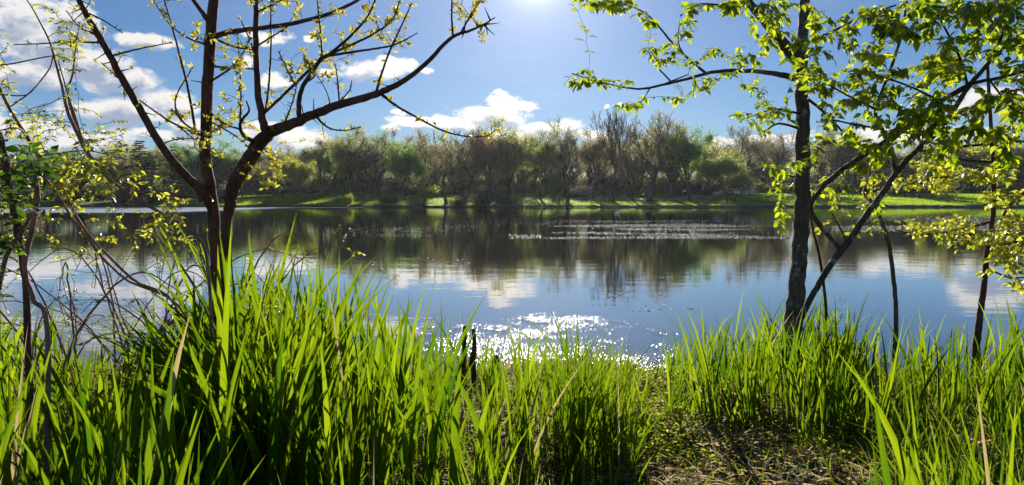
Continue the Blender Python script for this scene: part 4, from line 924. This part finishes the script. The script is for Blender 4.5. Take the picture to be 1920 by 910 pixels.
# ------------------------------------------------------------------ broken stalks, fallen twig
for pts, Y, lb in [([(866,735,6.5),(869,690,5.6),(870,650,4.8),(872,612,4)], 5.4, 'taller of the two dark broken stalks at the water, the left one'),
                   ([(888,735,5.5),(888,700,5.5),(886,680,6.5),(890,650,4),(888,618,3.4)], 5.35, 'shorter and thinner dark broken stalk, the right one of the pair'),
                   ([(935,740,7),(932,700,6),(930,668,5)], 6.0, 'short dark rotten stump half hidden in the grass right of the pair')]:
    C = np.array([at(x, y, Y) for x, y, r in pts]); Rr = np.array([r*px2m(Y) for x, y, r in pts]); b = C[0].copy(); b[2] = gz(b[0], b[1])-.05
    C = np.vstack([b, C[C[:, 2] > b[2]+.04]]); Rr = Rr[-len(C)+0:] if len(Rr) >= len(C) else np.concatenate([[Rr[0]], Rr])
    m_ = MB(); P = spline(C, 18)-b; tube(m_, P, np.interp(np.linspace(0, 1, 18), np.linspace(0, 1, len(Rr)), Rr), 9, rough=.14)
    o = m_.build('broken_stalk', M['bark_dead']); o.location = b; tag(o, lb, 'dead stalk', 'broken stalks at the water')
m_ = MB(); C = []
for x, Yq in [(1265,4.05),(1300,4.12),(1345,4.15),(1400,4.05),(1450,4.0),(1500,3.95)]:
    X = (x-960)/F*Yq; C.append([X, Yq, gz(X, Yq)+.03])
C = np.array(C); b = C[0].copy(); tube(m_, spline(C-b, 26)+RS.normal(size=(26, 3))*.003, np.linspace(.006, .003, 26), 7)
tube(m_, spline(np.array([C[2]-b, C[2]-b+[.08, -.06, .02], C[2]-b+[.22, -.14, 0.0]]), 8), np.linspace(.004, .002, 8), 6)
o = m_.build('fallen_twig', M['bark_dead']); o.location = b; tag(o, 'dark fallen twig lying on the open patch of bank', 'twig')

# ------------------------------------------------------------------ light and sky
SUN_AZ = math.atan((1003-960)/F); SUN_EL = math.radians(16.8)
w = bpy.data.worlds.new('World'); sc.world = w; w.use_nodes = True; nt = w.node_tree; nt.nodes.clear(); g = NT(nt)
out = g.n('ShaderNodeOutputWorld'); bg = g.n('ShaderNodeBackground'); bg.inputs['Strength'].default_value = 0.05
sky = g.n('ShaderNodeTexSky', sky_type='NISHITA', sun_disc=False); sky.sun_elevation = SUN_EL; sky.sun_rotation = SUN_AZ
sky.air_density = 1.0; sky.dust_density = 0.0; sky.ozone_density = 3.0; sky.altitude = 200
tc = g.n('ShaderNodeTexCoord'); dirv = tc.outputs['Generated']
s3 = g.n('ShaderNodeSeparateXYZ'); g.l(dirv, s3.inputs[0])
az = g.math('ARCTAN2', s3.outputs[0], s3.outputs[1]); el = g.math('ARCSINE', s3.outputs[2])
cmb = g.n('ShaderNodeCombineXYZ'); g.l(az, cmb.inputs[0]); g.l(el, cmb.inputs[1]); ae = cmb.outputs[0]
# ragged edges: the cloud field is warped by two octaves of turbulence
nzv = g.n('ShaderNodeTexNoise'); nzv.inputs['Scale'].default_value = 14; nzv.inputs['Detail'].default_value = 6; nzv.inputs['Roughness'].default_value = .6; g.l(ae, nzv.inputs['Vector'])
wv = g.vm('MULTIPLY', g.vm('SUBTRACT', nzv.outputs['Color'], (.5, .5, .5)), (.07, .035, 0))
q = g.vm('ADD', ae, wv)
blobs = [(15,25,70,52),(85,80,85,48),(160,120,85,36),(235,160,75,28),(320,195,62,24),(50,140,100,30),(275,78,60,14),(130,45,60,40),(230,215,120,24),(350,230,60,16),(20,245,110,26),(160,270,130,18),(300,255,80,14),(-120,120,160,110),(-200,230,180,40),
         (515,68,38,13),(470,60,24,12),(450,110,20,14),(680,128,52,20),(735,124,40,20),(612,133,18,9),(520,150,36,16),(578,74,14,8),(765,118,18,9),(560,262,80,20),(520,252,60,22),(612,274,36,9),(545,300,70,13),(640,300,40,8),
         (912,218,84,20),(955,200,44,15),(850,236,72,15),(1030,238,56,14),(785,232,55,12),(735,245,24,8),(760,215,14,6),(940,190,34,14),(1105,256,56,10),(960,256,84,13),(1145,195,9,5),(1165,190,8,4),(1330,272,80,10),(1430,264,70,10),(1700,250,160,18),(1860,190,100,26),(800,132,20,5)]
field_ = None; big_ = None; ql = g.vm('ADD', q, (0, .011, 0))
for bx, by, rx, ry in blobs:
    a0, e0 = azel(bx, by); k = rx/F*math.cos(a0)**2; k2 = ry/F*math.cos(a0)
    L_n = g.vm('LENGTH', g.vm('MULTIPLY', g.vm('SUBTRACT', q, (a0, e0, 0)), (1/k, 1/k2, 0)))
    if rx >= 45:
        B_n = g.vm('LENGTH', g.vm('MULTIPLY', g.vm('SUBTRACT', ql, (a0, e0, 0)), (1/k, 1/k2, 0)))
        big_ = B_n if big_ is None else g.math('SMOOTH_MIN', big_, B_n, 0.35)
    field_ = L_n if field_ is None else g.math('SMOOTH_MIN', field_, L_n, 0.35)
mpc = g.n('ShaderNodeMapping'); mpc.inputs['Scale'].default_value = (1, 1.8, 1); g.l(ae, mpc.inputs[0])
fb = g.noise(mpc.outputs[0], 26, 9, .62, .25); fb2 = g.noise(mpc.outputs[0], 9, 5, .6)
dens = g.math('ADD', g.math('SUBTRACT', 1.0, field_), g.math('ADD', g.math('MULTIPLY', g.math('SUBTRACT', fb, .5), 2.1), g.math('MULTIPLY', g.math('SUBTRACT', fb2, .5), .9)))
cov = g.smooth(dens, -.14, .34)
core = g.smooth(g.math('ADD', g.math('SUBTRACT', 1.0, big_), g.math('ADD', g.math('MULTIPLY', g.math('SUBTRACT', fb, .5), 2.2), g.math('MULTIPLY', g.math('SUBTRACT', fb2, .5), 2.2))), .05, .75)
# high thin veil elsewhere
mph = g.n('ShaderNodeMapping'); mph.inputs['Scale'].default_value = (1, 3.2, 1); g.l(ae, mph.inputs[0])
veil = g.math('MULTIPLY', g.smooth(g.noise(mph.outputs[0], 3.2, 6, .6), .48, .85), .22)
sundir = (math.sin(SUN_AZ)*math.cos(SUN_EL), math.cos(SUN_AZ)*math.cos(SUN_EL), math.sin(SUN_EL))
ca = g.vm('DOT_PRODUCT', dirv, sundir)
aur = g.math('POWER', g.math('MAXIMUM', ca, 0.0), 14.0); aur2 = g.math('POWER', g.math('MAXIMUM', ca, 0.0), 240.0); aur4 = g.math('POWER', g.math('MAXIMUM', ca, 0.0), 34.0); aur3 = g.math('POWER', g.math('MAXIMUM', ca, 0.0), 2200.0)
skyc = g.mix(1.0, sky.outputs[0], (.48,.60,.79), 'MULTIPLY')
cloudc = g.mix(core, (10.4,10.0,9.5), (3.9,4.7,6.2))
cc = g.mix(1.0, cloudc, g.mix(aur, (.86,.87,.90), (1.12,1.08,1.0)), 'MULTIPLY')
c1 = g.mix(g.math('MULTIPLY', cov, .96), g.mix(veil, skyc, (7.8,8.2,8.6)), cc)
glow = g.vm('MULTIPLY', g.mix(g.math('MINIMUM', g.math('ADD', g.math('ADD', g.math('MULTIPLY', aur4, .22), g.math('MULTIPLY', aur2, .28)), aur3), 1.0), (0,0,0), (11,10.4,9.9)), (1, 1, 1))
fin = g.vm('ADD', c1, glow)
g.l(fin, bg.inputs[0]); g.l(bg.outputs[0], out.inputs[0])
w.cycles.sampling_method = 'MANUAL'; w.cycles.sample_map_resolution = 1024

sl = bpy.data.lights.new('sun', 'SUN'); sl.energy = 5.0; sl.angle = math.radians(.53); sl.color = (1, .93, .82)
so = bpy.data.objects.new('sun', sl); COL.objects.link(so); so.rotation_euler = Vector(sundir).to_track_quat('Z', 'Y').to_euler(); so.location = (0, 0, 30)

m, nt, out = newmat('veil_haze'); g = NT(nt); pv = g.n('ShaderNodeVolumePrincipled')
pv.inputs['Color'].default_value = (.86,.91,1,1); pv.inputs['Density'].default_value = 0.000055; pv.inputs['Anisotropy'].default_value = 0.55  # haze volume added to lift the dark trees below the sun
g.l(pv.outputs[0], out.inputs['Volume'])
mb = MB(); box(mb, (0, 290, 15), (900, 720, 36)); ho = mb.build('haze', m, smooth=False); tag(ho, 'thin haze added over the lake as a sunward veil of light', 'haze', kind='stuff')
cam = bpy.data.cameras.new('camera'); co = bpy.data.objects.new('camera', cam); COL.objects.link(co); sc.camera = co
co.location = (0, 0, H); co.rotation_euler = (math.pi/2-PITCH, 0, 0); cam.sensor_width = 36; cam.lens = 36*F/1920; cam.clip_start = .02; cam.clip_end = 3000
sc.view_settings.view_transform = 'Standard'; sc.view_settings.look = 'None'; sc.view_settings.exposure = 1.0; sc.view_settings.gamma = 1
sc.view_settings.use_curve_mapping = False
sc.cycles.max_bounces = 7; sc.cycles.transparent_max_bounces = 8; sc.cycles.diffuse_bounces = 4; sc.cycles.transmission_bounces = 4; sc.cycles.glossy_bounces = 3
sc.cycles.sample_clamp_indirect = 8; sc.cycles.use_denoising = True
sc.render.film_transparent = False
